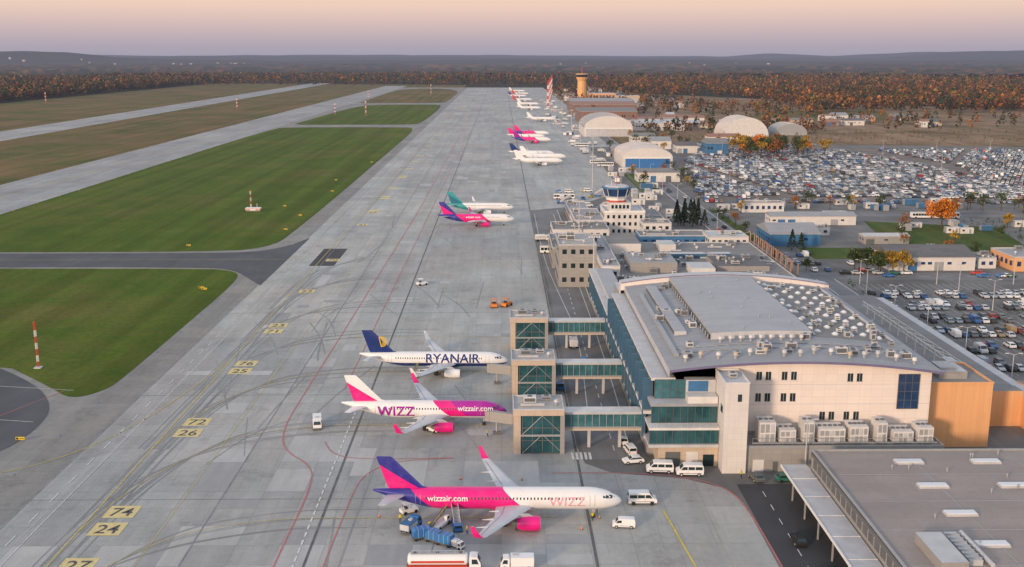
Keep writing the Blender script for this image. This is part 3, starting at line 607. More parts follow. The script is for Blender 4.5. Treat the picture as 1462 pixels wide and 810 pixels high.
def parapet(b,x0,x1,y0,y1,z,h=.5,t=.35,mat=lgrey):
    b.box(x0,x1,y0,y0+t,z,z+h,mat); b.box(x0,x1,y1-t,y1,z,z+h,mat); b.box(x0,x0+t,y0+t,y1-t,z,z+h,mat); b.box(x1-t,x1,y0+t,y1-t,z,z+h,mat)
def winrow_front(b,x0,x1,y,z0,z1,n,mat=glass,frame=lgrey,gap=.35,d=.05):
    w=(x1-x0)/n
    for i in range(n):
        a=x0+i*w+gap*w/2; c=x0+(i+1)*w-gap*w/2
        b.box(a,c,y-d,y+.02,z0,z1,mat); b.box(a-.08,c+.08,y-d-.04,y,z0-.1,z0-.001,frame)
def winrow_left(b,x,y0,y1,z0,z1,n,mat=glass,gap=.35,d=.05):
    w=(y1-y0)/n
    for i in range(n): b.box(x-d,x+.02,y0+i*w+gap*w/2,y0+(i+1)*w-gap*w/2,z0,z1,mat)
def curtain_front(b,x0,x1,y,z0,z1,nx,nz,mat,fr=dgrey,t=.09):
    b.box(x0,x1,y,y+.1,z0,z1,mat)
    for i in range(nx+1):
        x=x0+(x1-x0)*i/nx; b.box(x-t/2,x+t/2,y-.12,y-.001,z0,z1,fr)
    for i in range(nz+1):
        z=z0+(z1-z0)*i/nz; b.box(x0,x1,y-.09,y-.002,z-t/2,z+t/2,fr)
def curtain_left(b,x,y0,y1,z0,z1,ny,nz,mat,fr=dgrey,t=.12):
    b.box(x,x+.1,y0,y1,z0,z1,mat)
    for i in range(ny+1):
        y=y0+(y1-y0)*i/ny; b.box(x-.14,x-.001,y-t/2,y+t/2,z0,z1,fr)
    for i in range(nz+1):
        z=z0+(z1-z0)*i/nz; b.box(x-.10,x-.002,y0,y1,z-t/2,z+t/2,fr)
# ---------------------------------------------------------------- main terminal
T=empty('terminal_building')
rz=lambda x: 18.5+2.3*(1-((x-60)/29.5)**2)
b=MB(); xs=list(np.linspace(43.7,88,24))
b.loft([[(x,205,0),(x,205,rz(x)-.35)] for x in xs],cream,closed=False,cap0=False,cap1=False)
b.loft([[(88,y,0),(88,y,rz(88)-.35)] for y in (205,283)],whiteclad,closed=False,cap0=False,cap1=False)
xr=list(np.linspace(34,89.6,28))
b.loft([[(x,203.2,rz(x)),(x,283,rz(x))] for x in xr],roofL,closed=False,cap0=False,cap1=False)
b.loft([[(x,203.2,rz(x)-.5),(x,203.19,rz(x)+.02)] for x in xr],violet,closed=False,cap0=False,cap1=False)
b.loft([[(x,203.2,rz(x)-.5),(x,206,rz(x)-.7)] for x in xr],lgrey,closed=False,cap0=False,cap1=False)
b.loft([[(89.6,203.2,rz(89.6)-.7),(89.6,203.2,rz(89.6))],[(89.6,283,rz(89.6)-.7),(89.6,283,rz(89.6))]],violet,closed=False,cap0=False,cap1=False)
b.loft([[(34,203.2,rz(34)-1.6),(34,203.2,rz(34))],[(34,283,rz(34)-1.6),(34,283,rz(34))]],lgrey,closed=False,cap0=False,cap1=False)
xa=list(np.linspace(33,90.5,30)); ra=lambda x:19.3+3.0*(1-((x-60)/31)**2)
b.loft([[(x,282.5,rz(x)-1),(x,282.5,ra(x)),(x,286.5,ra(x)),(x,286.5,4)] for x in xa],whiteclad,closed=False,matf=lambda a,i:(cream if i==0 else (lgrey if i==1 else whiteclad)))
b.loft([[(x,282.3,ra(x)-.15),(x,282.3,ra(x)+.08)] for x in xa],violet,closed=False,cap0=False,cap1=False)
b.obj('shell_and_roof',parent=T)
b=MB()
for xx,zz in ((52.6,17.4),(54.5,17.4),(57.8,17.4),(59.7,17.4),(71.3,17.0),(73.2,17.0),(52.6,12.8),(54.5,12.8),(57.8,12.8),(59.7,12.8),(71.0,8.8),(73,8.8),(66,8.8),(67.9,8.8),(49.8,10)):
    b.box(xx-.55,xx+.55,204.93,205.02,zz-.95,zz+.75,glass); b.box(xx-.7,xx+.7,204.88,205,zz-1.08,zz-.96,lgrey); b.box(xx-.03,xx+.03,204.9,204.94,zz-.95,zz+.75,lgrey)
curtain_front(b,81.2,85.5,204.85,10.2,17.6,3,4,blueglass)
for xx in (64,65.2,77,78.2): b.box(xx-.3,xx+.3,204.93,205.02,5.4,7.6,lgrey)
for z in (7,11.2,15.4): b.box(43.8,88,204.96,205,z,z+.07,lgrey)
b.box(43.7,48.4,195.4,204.9,0,18.6,whiteclad,lgrey); parapet(b,43.6,48.5,195.3,204.9,18.6,.35,.25,offw)
b.box(43.68,43.7,197,199,12,13.6,glass); b.box(46.2,47,195.34,195.4,15,16.5,glass); hvac(b,46,200,18.6,1.6,1.6,1)
b.box(31.5,43.6,199.2,212,0,4.3,beige); b.box(33,36,199.12,199.2,0.1,3.2,dgrey); b.box(37.2,39.6,199.12,199.2,0.1,3.2,offw); b.box(40.6,42.8,199.12,199.2,.1,2.6,glass)
b.box(29.5,43.6,198.6,212,4.3,4.9,lgrey); curtain_front(b,29.7,43.55,199.3,4.9,8.0,9,1,teal); b.box(29.5,43.6,198.5,212,8.0,8.5,offw)
for i in range(12): b.tube((29.7+i*1.25,198.6,8.5),(29.7+i*1.25,198.6,9.5),.03,lgrey,4)
b.tube((29.6,198.6,9.5),(43.5,198.6,9.5),.04,lgrey,4)
curtain_front(b,30.3,43.55,201.5,8.5,12.2,9,1,teal); b.box(30.0,43.6,200.8,212,12.2,12.8,grey,lgrey)
curtain_front(b,31.2,37.5,204.2,12.8,16.8,4,2,teal2); b.box(37.5,43.6,203.9,206,12.8,16.8,lgrey); b.box(38,42,203.8,203.9,14.4,16.6,blueP); b.box(37.5,43.5,200.9,203.8,12.8,14.2,offw)
b.obj('front_block',parent=T)
b=MB()
b.box(30.2,36,205.2,283,0,3.9,greyclad); b.box(29.4,36,204.6,340,3.9,4.4,lgrey)
curtain_left(b,29.6,205,283,4.4,9.2,26,2,teal); b.box(29.2,33.9,205,283,9.2,9.9,offw,lgrey)
curtain_left(b,31.0,205.5,283,9.9,16.4,26,2,teal2); b.box(30.6,35.5,204.8,283,16.4,17.0,offw,lgrey)
for y in range(206,284,6):
    b.box(29.0,31.0,y-.2,y+.2,4.0,16.6,bframe)
b.box(30.2,36,283,345,0,3.9,greyclad); curtain_left(b,29.8,283.2,345,4.4,10.6,20,2,teal); b.box(29.4,37,283,345.3,10.6,11.4,offw,lgrey); b.box(30,37,344.6,345,4,10.6,greyclad)
for y in range(286,345,6): b.box(29.2,29.8,y-.2,y+.2,4.4,10.7,bframe)
b.box(31.2,36.2,286,340,11.4,12.6,lgrey,roofC)
b.box(33,37.5,287,300,11.4,16.5,greyclad,lgrey)
b.obj('airside_gallery',parent=T)
b=MB()
for (x0,x1,y0,y1,h) in ((46,68,222,281,1.5),):
    xq=list(np.linspace(x0,x1,10)); b.loft([[(x,y0,rz(x)-.3),(x,y0,rz(x)+h),(x,y1,rz(x)+h),(x,y1,rz(x)-.3)] for x in xq],roofC,closed=False,matf=lambda a,i:roofC if i==1 else lgrey)
b.box(45.6,46.02,223,280,19.4,21.1,glass)
for i in range(20): b.box(45.5,45.6,223.5+i*2.9,223.7+i*2.9,19.4,21.2,lgrey)
b.box(39,41.6,228,276,rz(40)-.2,rz(40)+.9,lgrey,roofC); b.box(38.9,39,229,275,rz(39)+.15,rz(39)+.75,glass)
b.box(36.3,37.3,212,270,rz(37)-.3,rz(37)+.5,grey)
for xq0,xq1 in ((69.5,86.5),):
    xq=list(np.linspace(xq0,xq1,8)); b.loft([[(x,223,rz(x)+.03),(x,280,rz(x)+.03)] for x in xq],roofG,closed=False,cap0=False,cap1=False)
for i in range(9):
    for xx in (71,74.5,78,81.3,84.3):
        y=226+i*6.1+(1.5 if int(xx)%2 else 0); b.cone((xx,y,rz(xx)-.1),.8,.8,.4,lgrey,14); b.cone((xx,y,rz(xx)+.3),.75,.3,.35,skyl,14)
        if random.random()<.5: hvac(b,xx+1.6,y+2.5,rz(xx)-.05,1.1,.9,.8)
for i in range(15):
    x=38+i*3.35; vent(b,x,208+1.3*math.sin(i*1.7),rz(x)-.1,.5,1.5,random.choice((offw,beige,lgrey)))
for i in range(9): vent(b,47.5+i*2.2,219.5,rz(48+i*2)-.1,.45,1.4)
for i in range(44):
    x=R_(36,87);y=R_(209,221) if i%2 else R_(222,278)
    if 45<x<69 and y>221: x=random.choice((43,44,R_(71,86)))
    hvac(b,x,y,rz(x)-.15,R_(1,2.4),R_(1,1.8),R_(.8,1.6))
for i in range(12):
    x=R_(48,66);y=R_(224,279); vent(b,x,y,rz(x)+1.45,.22,.6,grey)
for y in (213.5,217): 
    for x in np.arange(37,86,2.4): b.box(x,x+2.3,y,y+.25,rz(x+1.2)+.05,rz(x+1.2)+.22,grey)
for x in (69,86.5): b.box(x,x+.5,224,279,rz(x)+.1,rz(x)+.5,lgrey)
for i in range(7): vent(b,68.9,226+i*8,rz(69),.55,1.6)
b.obj('roof_equipment',parent=T)
b=MB(); b.box(48.5,88,196.3,204.9,0,5,greyclad,roofG); parapet(b,48.5,88,196.3,204.9,5,.5,.25,grey)
b.box(50,52.2,196.24,196.3,.1,2.6,offw); b.box(54,55,196.24,196.3,.1,2.2,dgrey)
for x,w,h in ((53.2,3.2,4.6),(57.3,3.2,3.0),(61.5,2.2,4.6),(66.2,5.2,3.2),(71.6,3.6,3.6),(76.2,2.0,4.4),(80.5,4,2.6),(85,3,3.4)):
    z=5.05; b.box(x-w/2,x+w/2,198.3,202.3,z+.2,z+h,offw)
    n=max(2,int(w/.9))
    for i in range(n):
        for j in range(2): b.box(x-w/2+.16+i*(w-.2)/n,x-w/2+(i+1)*(w-.2)/n-.1,198.22,198.3,z+.5+j*(h-.6)/2,z+.1+(j+1)*(h-.5)/2,grey if (i+j)%3 else lgrey)
    for i in range(n): b.cone((x-w/2+(i+.5)*w/n,200.3,z+h),.42,.38,.2,dgrey,12)
    b.tube((x+w/2+.3,198.5,z+.3),(x+w/2+.3,204.8,z+2),.15,grey)
b.box(50,87,197.2,197.5,5.6,5.8,grey); 
for i in range(19): b.tube((50+i*2,197.35,5),(50+i*2,197.35,6.6),.04,grey,4)
b.tube((50,197.35,6.6),(86,197.35,6.6),.05,grey,4)
b.obj('plant_annex',parent=T)
b=MB(); b.box(88.02,116,226,319,0,8,orangeP,roofG); b.box(116,119.5,215,319,0,7.3,orangeP,lgrey)
b.box(103,116,222,226,0,8.3,orangeP,roofG); b.box(119.5,150,222,232,0,7.6,orangeP,roofG)
b.box(89.2,103,209.4,224,0,14,orangeP,roofG); parapet(b,89.1,103.1,209.3,224,14,.4,.3,orangeP); b.box(93,99,213,220,14,15.6,greyclad,lgrey); b.box(93.5,97,214,219,15.6,16.2,grey)
b.box(104.8,107.2,236,240,8,11,beige,lgrey)
scatter_roof(b,89,104,232,310,8,26)
for y in range(240,300,6):
    b.tube((105.8,y,8),(105.8,y,11),.14,offw); b.tube((105.8,y,11),(110.5,y+.5,9.3),.1,offw); b.tube((110.5,y,8),(110.5,y,9.3),.1,offw)
b.tube((105.8,238,11),(105.8,298,11),.16,offw); b.tube((105.8,238,10),(105.8,298,10),.1,offw); b.tube((110.5,238,9.3),(110.5,298,9.3),.1,offw)
for y in range(238,298,3): b.tube((105.8,y,10),(105.8,y+3,11),.06,offw,4)
b.obj('landside_hall',parent=T)
def btower(y0,bridge=True):
    E=empty('boarding_tower'); b=MB()
    b.box(2.6,4.0,y0-.1,y0+8.6,0,8.5,beige); b.box(2.4,13.0,y0-.5,y0+8.8,8.5,9.7,beige,beigeR); parapet(b,2.4,13,y0-.5,y0+8.8,9.7,.3,.25,lgrey)
    curtain_front(b,4.3,12.8,y0,.2,8.5,4,3,teal,dgrey,.16); curtain_left(b,4.05,y0+.1,y0+8.4,.2,8.5,4,3,teal,dgrey,.16)
    b.box(4.2,12.7,y0+.3,y0+8.3,.1,8.45,glass); b.box(12.7,12.85,y0+.1,y0+8.4,.2,8.5,teal2)
    for (xa,za,xb,zb) in ((4.4,.3,8.5,4.3),(8.5,4.3,12.7,.3),(4.4,4.4,8.5,8.4),(12.7,4.4,8.5,8.4)): b.tube((xa,y0-.18,za),(xb,y0-.18,zb),.07,grey,5)
    b.box(12.2,13.1,y0-.3,y0+.5,0,8.5,greyclad); b.box(4,13,y0-.25,y0-.05,3.9,4.3,grey)
    hvac(b,6,y0+5,9.7,2.6,2,1.3); hvac(b,9.5,y0+6.2,9.7,2,1.5,1); vent(b,11.5,y0+3,9.7); b.box(4,9,y0+2.2,y0+2.7,9.75,10.2,lgrey)
    b.obj('tower_block',parent=E); b=MB(); ya=y0+2.2; yb=ya+3.4
    b.box(13.1,29.4,ya,yb,4.6,5.1,grey); b.box(13.1,29.4,ya-.15,yb+.15,7.9,8.35,lgrey,offw); curtain_front(b,13.1,29.4,ya,5.1,7.9,11,1,teal2,grey,.12); b.box(13.1,29.4,yb-.1,yb,5.1,7.9,teal)
    b.box(13.0,29.5,ya-.12,ya,4.3,4.75,beige)
    for x in (18.5,25): b.box(x-.3,x+.3,ya+1.2,ya+1.9,0,4.6,lgrey)
    b.obj('link_corridor',parent=E)
    if not bridge: return
    b=MB()
    b.loft([[(4.5,y0+8.8,3.3),(4.5,y0+8.8,5.6),(2.2,y0+8.8,5.6),(2.2,y0+8.8,3.3)],[(-1.6,y0+13.4,2.7),(-1.6,y0+13.4,5.0),(-3.6,y0+12.8,5.0),(-3.6,y0+12.8,2.7)]],greyclad)
    b.tube((-1,y0+11.6,0),(-1,y0+11.6,3.2),.25,grey,8); b.box(-1.8,-.2,y0+11.3,y0+11.9,0,.8,dgrey)
    b.obj('jet_bridge',parent=E)
btower(206.5); btower(242.6); btower(284,False)
# ---------------------------------------------------------------- foreground cargo hall
E=empty('warehouse_building'); b=MB()
b.box(58.8,150,60,187,0,8,greyclad,roofB); parapet(b,58.7,150,60,187.1,8,.35,.3,grey)
for X in (74.8,89,103.2,117):
    for Y in (181,170,158.7,147.6,136.5): b.box(X-2.6,X+2.6,Y-.9,Y+.9,8,8.35,lgrey); b.box(X-2.45,X+2.45,Y-.75,Y+.75,8.35,8.5,skyl)
for i in range(34):
    x=R_(62,140);y=R_(138,185)
    vent(b,x,y,8,.18,.8,grey)
for y in (141,153,164,175.5): b.box(60,140,y-.06,y+.06,8.003,8.06,grey)
b.box(76,76.15,140,186,8.003,8.07,grey); b.box(95,95.15,140,186,8.003,8.07,grey)
b.box(58.55,58.7,80,186.8,7.2,7.9,dgrey); winrow_left(b,58.8,120,186,5.2,6.8,24,dgrey,.2)
b.obj('hall',parent=E); b=MB()
b.box(53.6,58.5,100,189,4.2,4.5,offw,lgrey); b.box(53.5,53.6,100,189,4.1,4.65,white)
for y in range(110,190,8): b.box(54,54.25,y,y+.25,0,4.2,grey); b.box(53.7,58.5,y,y+.2,4.5,4.58,offw)
b.obj('loading_canopy',parent=E); b=MB()
b.box(63.5,67.5,139,149,8.01,9.6,greyclad,lgrey); b.box(68.5,70.5,141,150.5,8.01,8.9,lgrey); 
for i in range(7): b.box(68.45,70.55,141.5+i*1.3,141.7+i*1.3,8.9,9.1,grey)
b.tube((71.5,140,8.6),(71.5,151,8.6),.35,lgrey,10); b.obj('roof_plant',parent=E)
# ---------------------------------------------------------------- old terminal and neighbours
def building(name,x0,x1,y0,y1,h,wall,roof,floors=2,nx=None,n_eq=4,ny=None,glassm=glass,par=True,style='win'):
    b=MB(); b.box(x0,x1,y0,y1,0,h,wall,roof)
    if par: parapet(b,x0-.05,x1+.05,y0-.05,y1+.05,h,.4,.3,lgrey)
    nx=nx or max(2,int((x1-x0)/3.0)); ny=ny or max(2,int((y1-y0)/3.5)); fh=h/floors
    if style=='win':
        for f in range(floors):
            winrow_front(b,x0+.5,x1-.5,y0,f*fh+fh*.38,f*fh+fh*.72,nx,glassm,gap=.5); winrow_left(b,x0,y0+.5,y1-.5,f*fh+fh*.38,f*fh+fh*.72,ny,glassm,gap=.5)
    elif style=='shed':
        x=x0+1
        while x<x1-5:
            if random.random()<.45: b.box(x,x+3.6,y0-.06,y0+.02,.1,min(4,h*.7),random.choice((grey,dgrey,blueP,offw))); x+=5
            elif random.random()<.6: b.box(x,x+1.6,y0-.05,y0+.02,h*.5,h*.7,glassm); x+=2.6
            else: x+=3
        ym=(y0+y1)/2; rg=min(3.0,(y1-y0)*.13)
        b.loft([[(x0-.3,y0-.4,h+.42),(x0-.3,ym,h+rg+.42),(x0-.3,y1+.4,h+.42)],[(x1+.3,y0-.4,h+.42),(x1+.3,ym,h+rg+.42),(x1+.3,y1+.4,h+.42)]],roof)
        for k in range(ny): b.box(x0-.05,x0+.02,y0+1+k*3.4,y0+2.4+k*3.4,h*.5,h*.7,glassm) if y0+3+k*3.4<y1 else None
    if n_eq and style=='win': scatter_roof(b,x0,x1,y0,y1,h,n_eq)
    return b.obj(name)
building('old_terminal_building',37,98,300,408,9,greyclad,roofG,2,n_eq=110)
b=MB()
for (x0,x1,y0,y1,z0,z1,m,r) in ((44,60,350,368,9,12.5,greyclad,roofL),(64,72,345,356,9,11.5,offw,lgrey),(40,52,384,402,9,13,whiteclad,roofG),(58,84,376,380,9,10.6,bframe,lgrey),(74,92,352,372,9,10.8,greyclad,roofD),(60,66,390,400,9,11.6,whiteclad,lgrey)): b.box(x0,x1,y0,y1,z0,z1,m,r)
scatter_roof(b,44,60,350,368,12.5,10); scatter_roof(b,74,92,352,372,10.8,8)
b.obj('rooftop_plant_building')
building('annex_building',20.6,34,368,394,15.2,greyclad,beigeR,3,n_eq=6); building('annex_building',34.1,40,345.5,410,12,whiteclad,roofL,2,n_eq=6)
building('office_building',56,84,418,432,10,blueP,roofG,2,8,8,glassm=blueglass); building('office_building',82.5,98,409,424,11,whiteclad,lgrey,3,6,5)
building('office_building',60,72,438,448,12,whiteclad,roofG,3,4,3); building('baggage_hall_building',22,46,440,462,9,whiteclad,roofG,2,n_eq=12); building('annex_building',20,33,402,436,8,greyclad,roofG,2,n_eq=8)
b=MB()
for i in range(10):
    y=350+i*6.6
    b.tube((98.8,y,0),(98.8,y,13),.28,steelB,8); b.tube((98.8,y,13),(98.2,y,13.6),.34,steelB,8); b.tube((101.2,y,0),(101.2,y,12),.22,steelB,8)
b.box(98.7,98.9,350,410,9.5,9.8,steelB); b.obj('exhaust_stacks')
E=empty('control_tower_building'); b=MB()
b.box(46,64,462,482,0,13.2,whiteclad,lgrey); parapet(b,45.9,64.1,461.9,482.1,13.2,.8,.3,white)
for f in range(4): winrow_front(b,46.5,63.5,462,1+f*3.2,2.5+f*3.2,7,gap=.55); winrow_left(b,46,463,481,1+f*3.2,2.5+f*3.2,7,gap=.55)
b.box(48.5,58,465,476,13.2,17.2,whiteclad,lgrey); winrow_front(b,49,57.5,465,14.6,16.2,5)
b.cone((52,470,17.2),4.5,4.5,.8,redP,8); b.cone((52,470,18.0),4.5,4.7,1.2,white,8); b.cone((52,470,19.2),5.2,5.8,.6,white,8); b.cone((52,470,19.8),5.2,6.3,3.4,blueglass,8); b.cone((52,470,23.2),6.8,6.8,.7,blueP,8); b.cone((52,470,23.9),5.6,5.0,.6,lgrey,8)
b.tube((52,470,24.5),(52,470,30),.12,redP); b.tube((54,471,24.5),(54,471,28),.08,white); b.tube((49.5,468,24.5),(49.5,468,27),.08,white)
for i in range(8):
    a=2*math.pi*(i)/8; b.tube((52+5.3*math.cos(a),470+5.3*math.sin(a),19.8),(52+6.4*math.cos(a),470+6.4*math.sin(a),23.2),.12,white)
b.obj('tower',parent=E)
building('office_building',33,46,463,500,9.5,whiteclad,roofL,3,n_eq=8); building('office_building',34,44,504,552,6,greyclad,roofL,2,n_eq=8); building('office_building',64.5,74,470,500,9,greyclad,roofG,3,n_eq=5)
E=empty('air_traffic_control_tower'); b=MB(); och=M('ochre_cladding',(.78,.42,.16),.6)
b.loft([[(152+r*math.cos(a),2000+r*math.sin(a),z) for a in np.linspace(0,2*math.pi,12,endpoint=False)] for z,r in ((0,8.5),(12,8.2),(36,8),(40,10),(43,10.8))],och)
b.cone((152,2000,43),10.2,11.6,5,glass,12); b.cone((152,2000,48),12,11.6,1.4,och,12); b.tube((152,2000,49),(152,2000,60),.6,redP)
b.box(165,215,1995,2040,0,13,orangeP,lgrey); b.box(215,260,1990,2030,0,9,beige,lgrey); b.box(120,145,1990,2030,0,8,whiteclad,lgrey)
for k in range(8): b.box(167+k*6,171+k*6,1994.9,1995.02,2,10,dgrey)
b.obj('tower_and_base',parent=E)
def arch(name,x0,x1,y0,y1,eave,top,roof,front,door=None,seg=16):
    b=MB(); cx=(x0+x1)/2; hw=(x1-x0)/2
    pr=[(x0,0),(x0,eave)]+[(cx+hw*math.cos(math.pi-t),eave+(top-eave)*math.sin(t)) for t in np.linspace(.12,math.pi-.12,seg)]+[(x1,eave),(x1,0)]
    b.loft([[(x,y0,z) for x,z in pr],[(x,y1,z) for x,z in pr]],front,matf=lambda a,i:(front if i in (0,len(pr)-2,len(pr)-1) else roof))
    for k in np.linspace(y0+.5,y1-.5,7):
        pts=[(x,k,z+.12) for x,z in pr[2:-2]]
        for p,q in zip(pts,pts[1:]): b.tube(p,q,.25,lgrey,4)
    if door:
        n=8
        for i in range(n): a=x0+2+i*(x1-x0-4)/n; b.box(a+.1,a+(x1-x0-4)/n-.1,y0-.25,y0-.02,.1,eave*.88,door)
        b.box(x0+1,x1-1,y0-.35,y0-.02,eave*.9,eave*1.0,white)
    return b.obj(name)
arch('hangar',90,127,777,835,8,15,pinkdust,whiteclad,blueV); arch('hangar',86,136,1090,1165,9,21,roofL,whiteclad,lgrey)
arch('fabric_dome_hangar',228,274,1080,1130,1.5,20,pinkdust,offw,beige); arch('fabric_dome_hangar',287,321,1105,1140,1.5,12,roofL,grey,grey)
for (x0,x1,y0,y1,h,w_,r_) in ((98,170,1320,1400,14,brownclad,roofG),(100,190,1480,1560,15,brownclad,rust),(105,200,1600,1680,15,brownclad,roofL),(150,205,1180,1230,8,whiteclad,lgrey),(160,190,1250,1280,7,offw,rust),(125,148,1010,1030,6,whiteclad,roofG),(135,152,940,965,7,offw,roofL),
    (172,190,880,905,10,blueP,roofG),(150,168,900,920,6,whiteclad,roofD),(200,230,1015,1035,5,whiteclad,rust),(90,118,690,706,6,offw,roofG),(92,100,860,880,7,greyclad,roofL),(230,250,1300,1320,7,offw,rust),(280,305,1260,1280,6,whiteclad,roofG),
    (117,139,450,474,5.3,blueP,roofL),(132,174,508,519,4.2,whiteclad,roofL),(150,183,396,419,5,whiteclad,roofD),(186,193,400,412,4,offw,roofG),(197,240,394,414,5.5,orangeP,roofL),(238,262,430,446,8,whiteclad,roofL),(176,190,425,432,3.5,offw,roofG),
    (300,330,570,582,5,whiteclad,roofL),(128,150,551,560,5,offw,roofG),(138,152,478,486,3.5,offw,roofG),(160,180,455,462,3.2,greyclad,lgrey)):
    building('industrial_building' if y0>600 else 'service_building',x0,x1,y0,y1,h,w_,r_,1 if h<9 else 2,n_eq=5 if y0<600 else 3,style='shed' if (y0>600 or (x0 in (132,150,160,117))) else 'win',glassm=blueglass if y0<600 else glass)
for i in range(60):
    x=R_(150,520);y=R_(1180,1420)
    if i<34: x=R_(112,300); y=R_(1700,2600)
    building('industrial_building',x,x+R_(8,26),y,y+R_(10,26),R_(3.5,7),random.choice((whiteclad,offw,beige,greyclad,brownclad)),random.choice((lgrey,roofG,roofD,rust,rust,roofL)),1,3,0,2,style='shed')
ct=MB(); ct.box(-3,3,-1.25,1.25,.1,2.6,offw,lgrey); ct.box(-2,-1,-1.28,-1.25,1.1,1.9,glass); ct.box(1,1.9,-1.28,-1.25,.2,2.1,grey); ct.box(-3.04,-2.94,-1.27,1.27,.08,2.64,grey); ct.box(2.94,3.04,-1.27,1.27,.08,2.64,grey); ctM=ct.mesh('cabin')
ct=MB(); ct.box(-3,3,-1.25,1.25,.1,2.6,blueP,blueP); 
for i in range(12): ct.box(-2.8+i*.5,-2.65+i*.5,-1.29,-1.25,.2,2.5,bframe)
ct.box(-3.04,-2.94,-1.27,1.27,.08,2.64,grey); ctB=ct.mesh('container')
for i in range(66):
    k=i%3
    if k==0: x,y=R_(190,330),R_(468,514)
    elif k==1: x,y=R_(112,250),R_(558,585)
    else: x,y=R_(75,98),R_(520,760)
    put(random.choice((ctM,ctM,ctM,ctB)),'portable_cabin' ,(x,y,.12),rad(random.choice((0,0,90))),sc=R_(.9,1.3))
# ---------------------------------------------------------------- mass of parked cars
tb=mkcar(attr,lo=True); tv=vehicle(vanP,2.0,1.3,(-1.7,1.75),.36,(1.4,1.95),[(.55,1.85,1.35,.55)],[(1.3,2.2,2.0,1.35)],attr,.12,lo=True)
PAL=[(.78,.78,.78)]*10+[(.48,.50,.53)]*8+[(.06,.06,.07)]*5+[(.16,.17,.19)]*6+[(.32,.03,.03)]*1+[(.05,.12,.30)]*3+[(.28,.34,.40)]*4+[(.3,.22,.14)]
def mass_cars(name,pos):
    V=[];F=[];MI=[];COL=[]; mats=[attr,glass,black]
    for x,y,a in pos:
        t=tv if random.random()<.08 else tb; s_,c_=math.sin(a),math.cos(a); n=len(V); col=random.choice(PAL); k=R_(.93,1.06)
        V+=[(x+(vx*c_-vy*s_)*k,y+(vx*s_+vy*c_)*k,.13+vz*k) for vx,vy,vz in t.v]; F+=[tuple(n+i for i in f) for f in t.f]; MI+=[mats.index(t.mats[m]) for m in t.m]; COL+=[(*col,1)]*len(t.v)
    me=bpy.data.meshes.new(name); me.from_pydata(V,[],F)
    for m in mats: me.materials.append(m)
    me.polygons.foreach_set('material_index',MI); ca=me.color_attributes.new('Col','FLOAT_COLOR','POINT'); ca.data.foreach_set('color',np.array(COL,dtype=np.float32).ravel()); put(me,name)
def inpoly(x,y,P):
    c=False;j=len(P)-1
    for i in range(len(P)):
        if (P[i][1]>y)!=(P[j][1]>y) and x<(P[j][0]-P[i][0])*(y-P[i][1])/(P[j][1]-P[i][1])+P[i][0]: c=not c
        j=i
    return c
def lot(P,ang,occ=.93,mod=16.0,edge=0):
    out=[];ca,sa=math.cos(ang),math.sin(ang); xs_=[p[0] for p in P];ys_=[p[1] for p in P]; cx=sum(xs_)/len(P);cy=sum(ys_)/len(P); R0=max(max(xs_)-min(xs_),max(ys_)-min(ys_))*.8
    v=-R0;
    while v<R0:
        for dv in (0,5.2):
            u=-R0
            while u<R0:
                x=cx+u*ca-(v+dv)*sa;y=cy+u*sa+(v+dv)*ca
                if inpoly(x,y,P) and random.random()<occ and (u%80)>6: out.append((x+R_(-.1,.1),y+R_(-.3,.3),ang+math.pi/2+(math.pi if random.random()<.3 else 0)+R_(-.03,.03)))
                u+=2.65
        v+=mod
    return out
mass_cars('parked_cars',lot([(118,620),(300,600),(330,640),(320,800),(300,925),(180,925),(150,850),(128,740)],rad(8),.94,14.5))
mass_cars('parked_cars',lot([(312,596),(470,590),(520,700),(480,930),(330,930),(345,800)],rad(-28),.92,15))
mass_cars('parked_cars',lot([(126,262),(182,262),(200,366),(128,366)],rad(0),.72,17)); mass_cars('parked_cars',lot([(114,592),(300,572),(300,592),(116,612)],rad(-3),.7,18))
mass_cars('parked_cars',lot([(113,396),(146,394),(146,418),(113,445)],rad(0),.4,18)); mass_cars('parked_cars',lot([(200,418),(300,412),(300,430),(200,430)],rad(0),.5,18)); mass_cars('parked_cars',lot([(150,930),(260,935),(300,990),(150,1000)],rad(8),.35,18))
sheet('car_park_pavement',[(114,600),(470,578),(530,700),(490,940),(160,940),(126,740)],.10,M_asph('car_park_gravel',(.17,.14,.12),.35))
pl=MB()
for y in range(262,368,17):
    for i in range(21): pl.poly([(126+i*2.65,y-2.6,.135),(126.12+i*2.65,y-2.6,.135),(126.12+i*2.65,y+8,.135),(126+i*2.65,y+8,.135)],lineW)
pl.obj('parking_bay_markings')
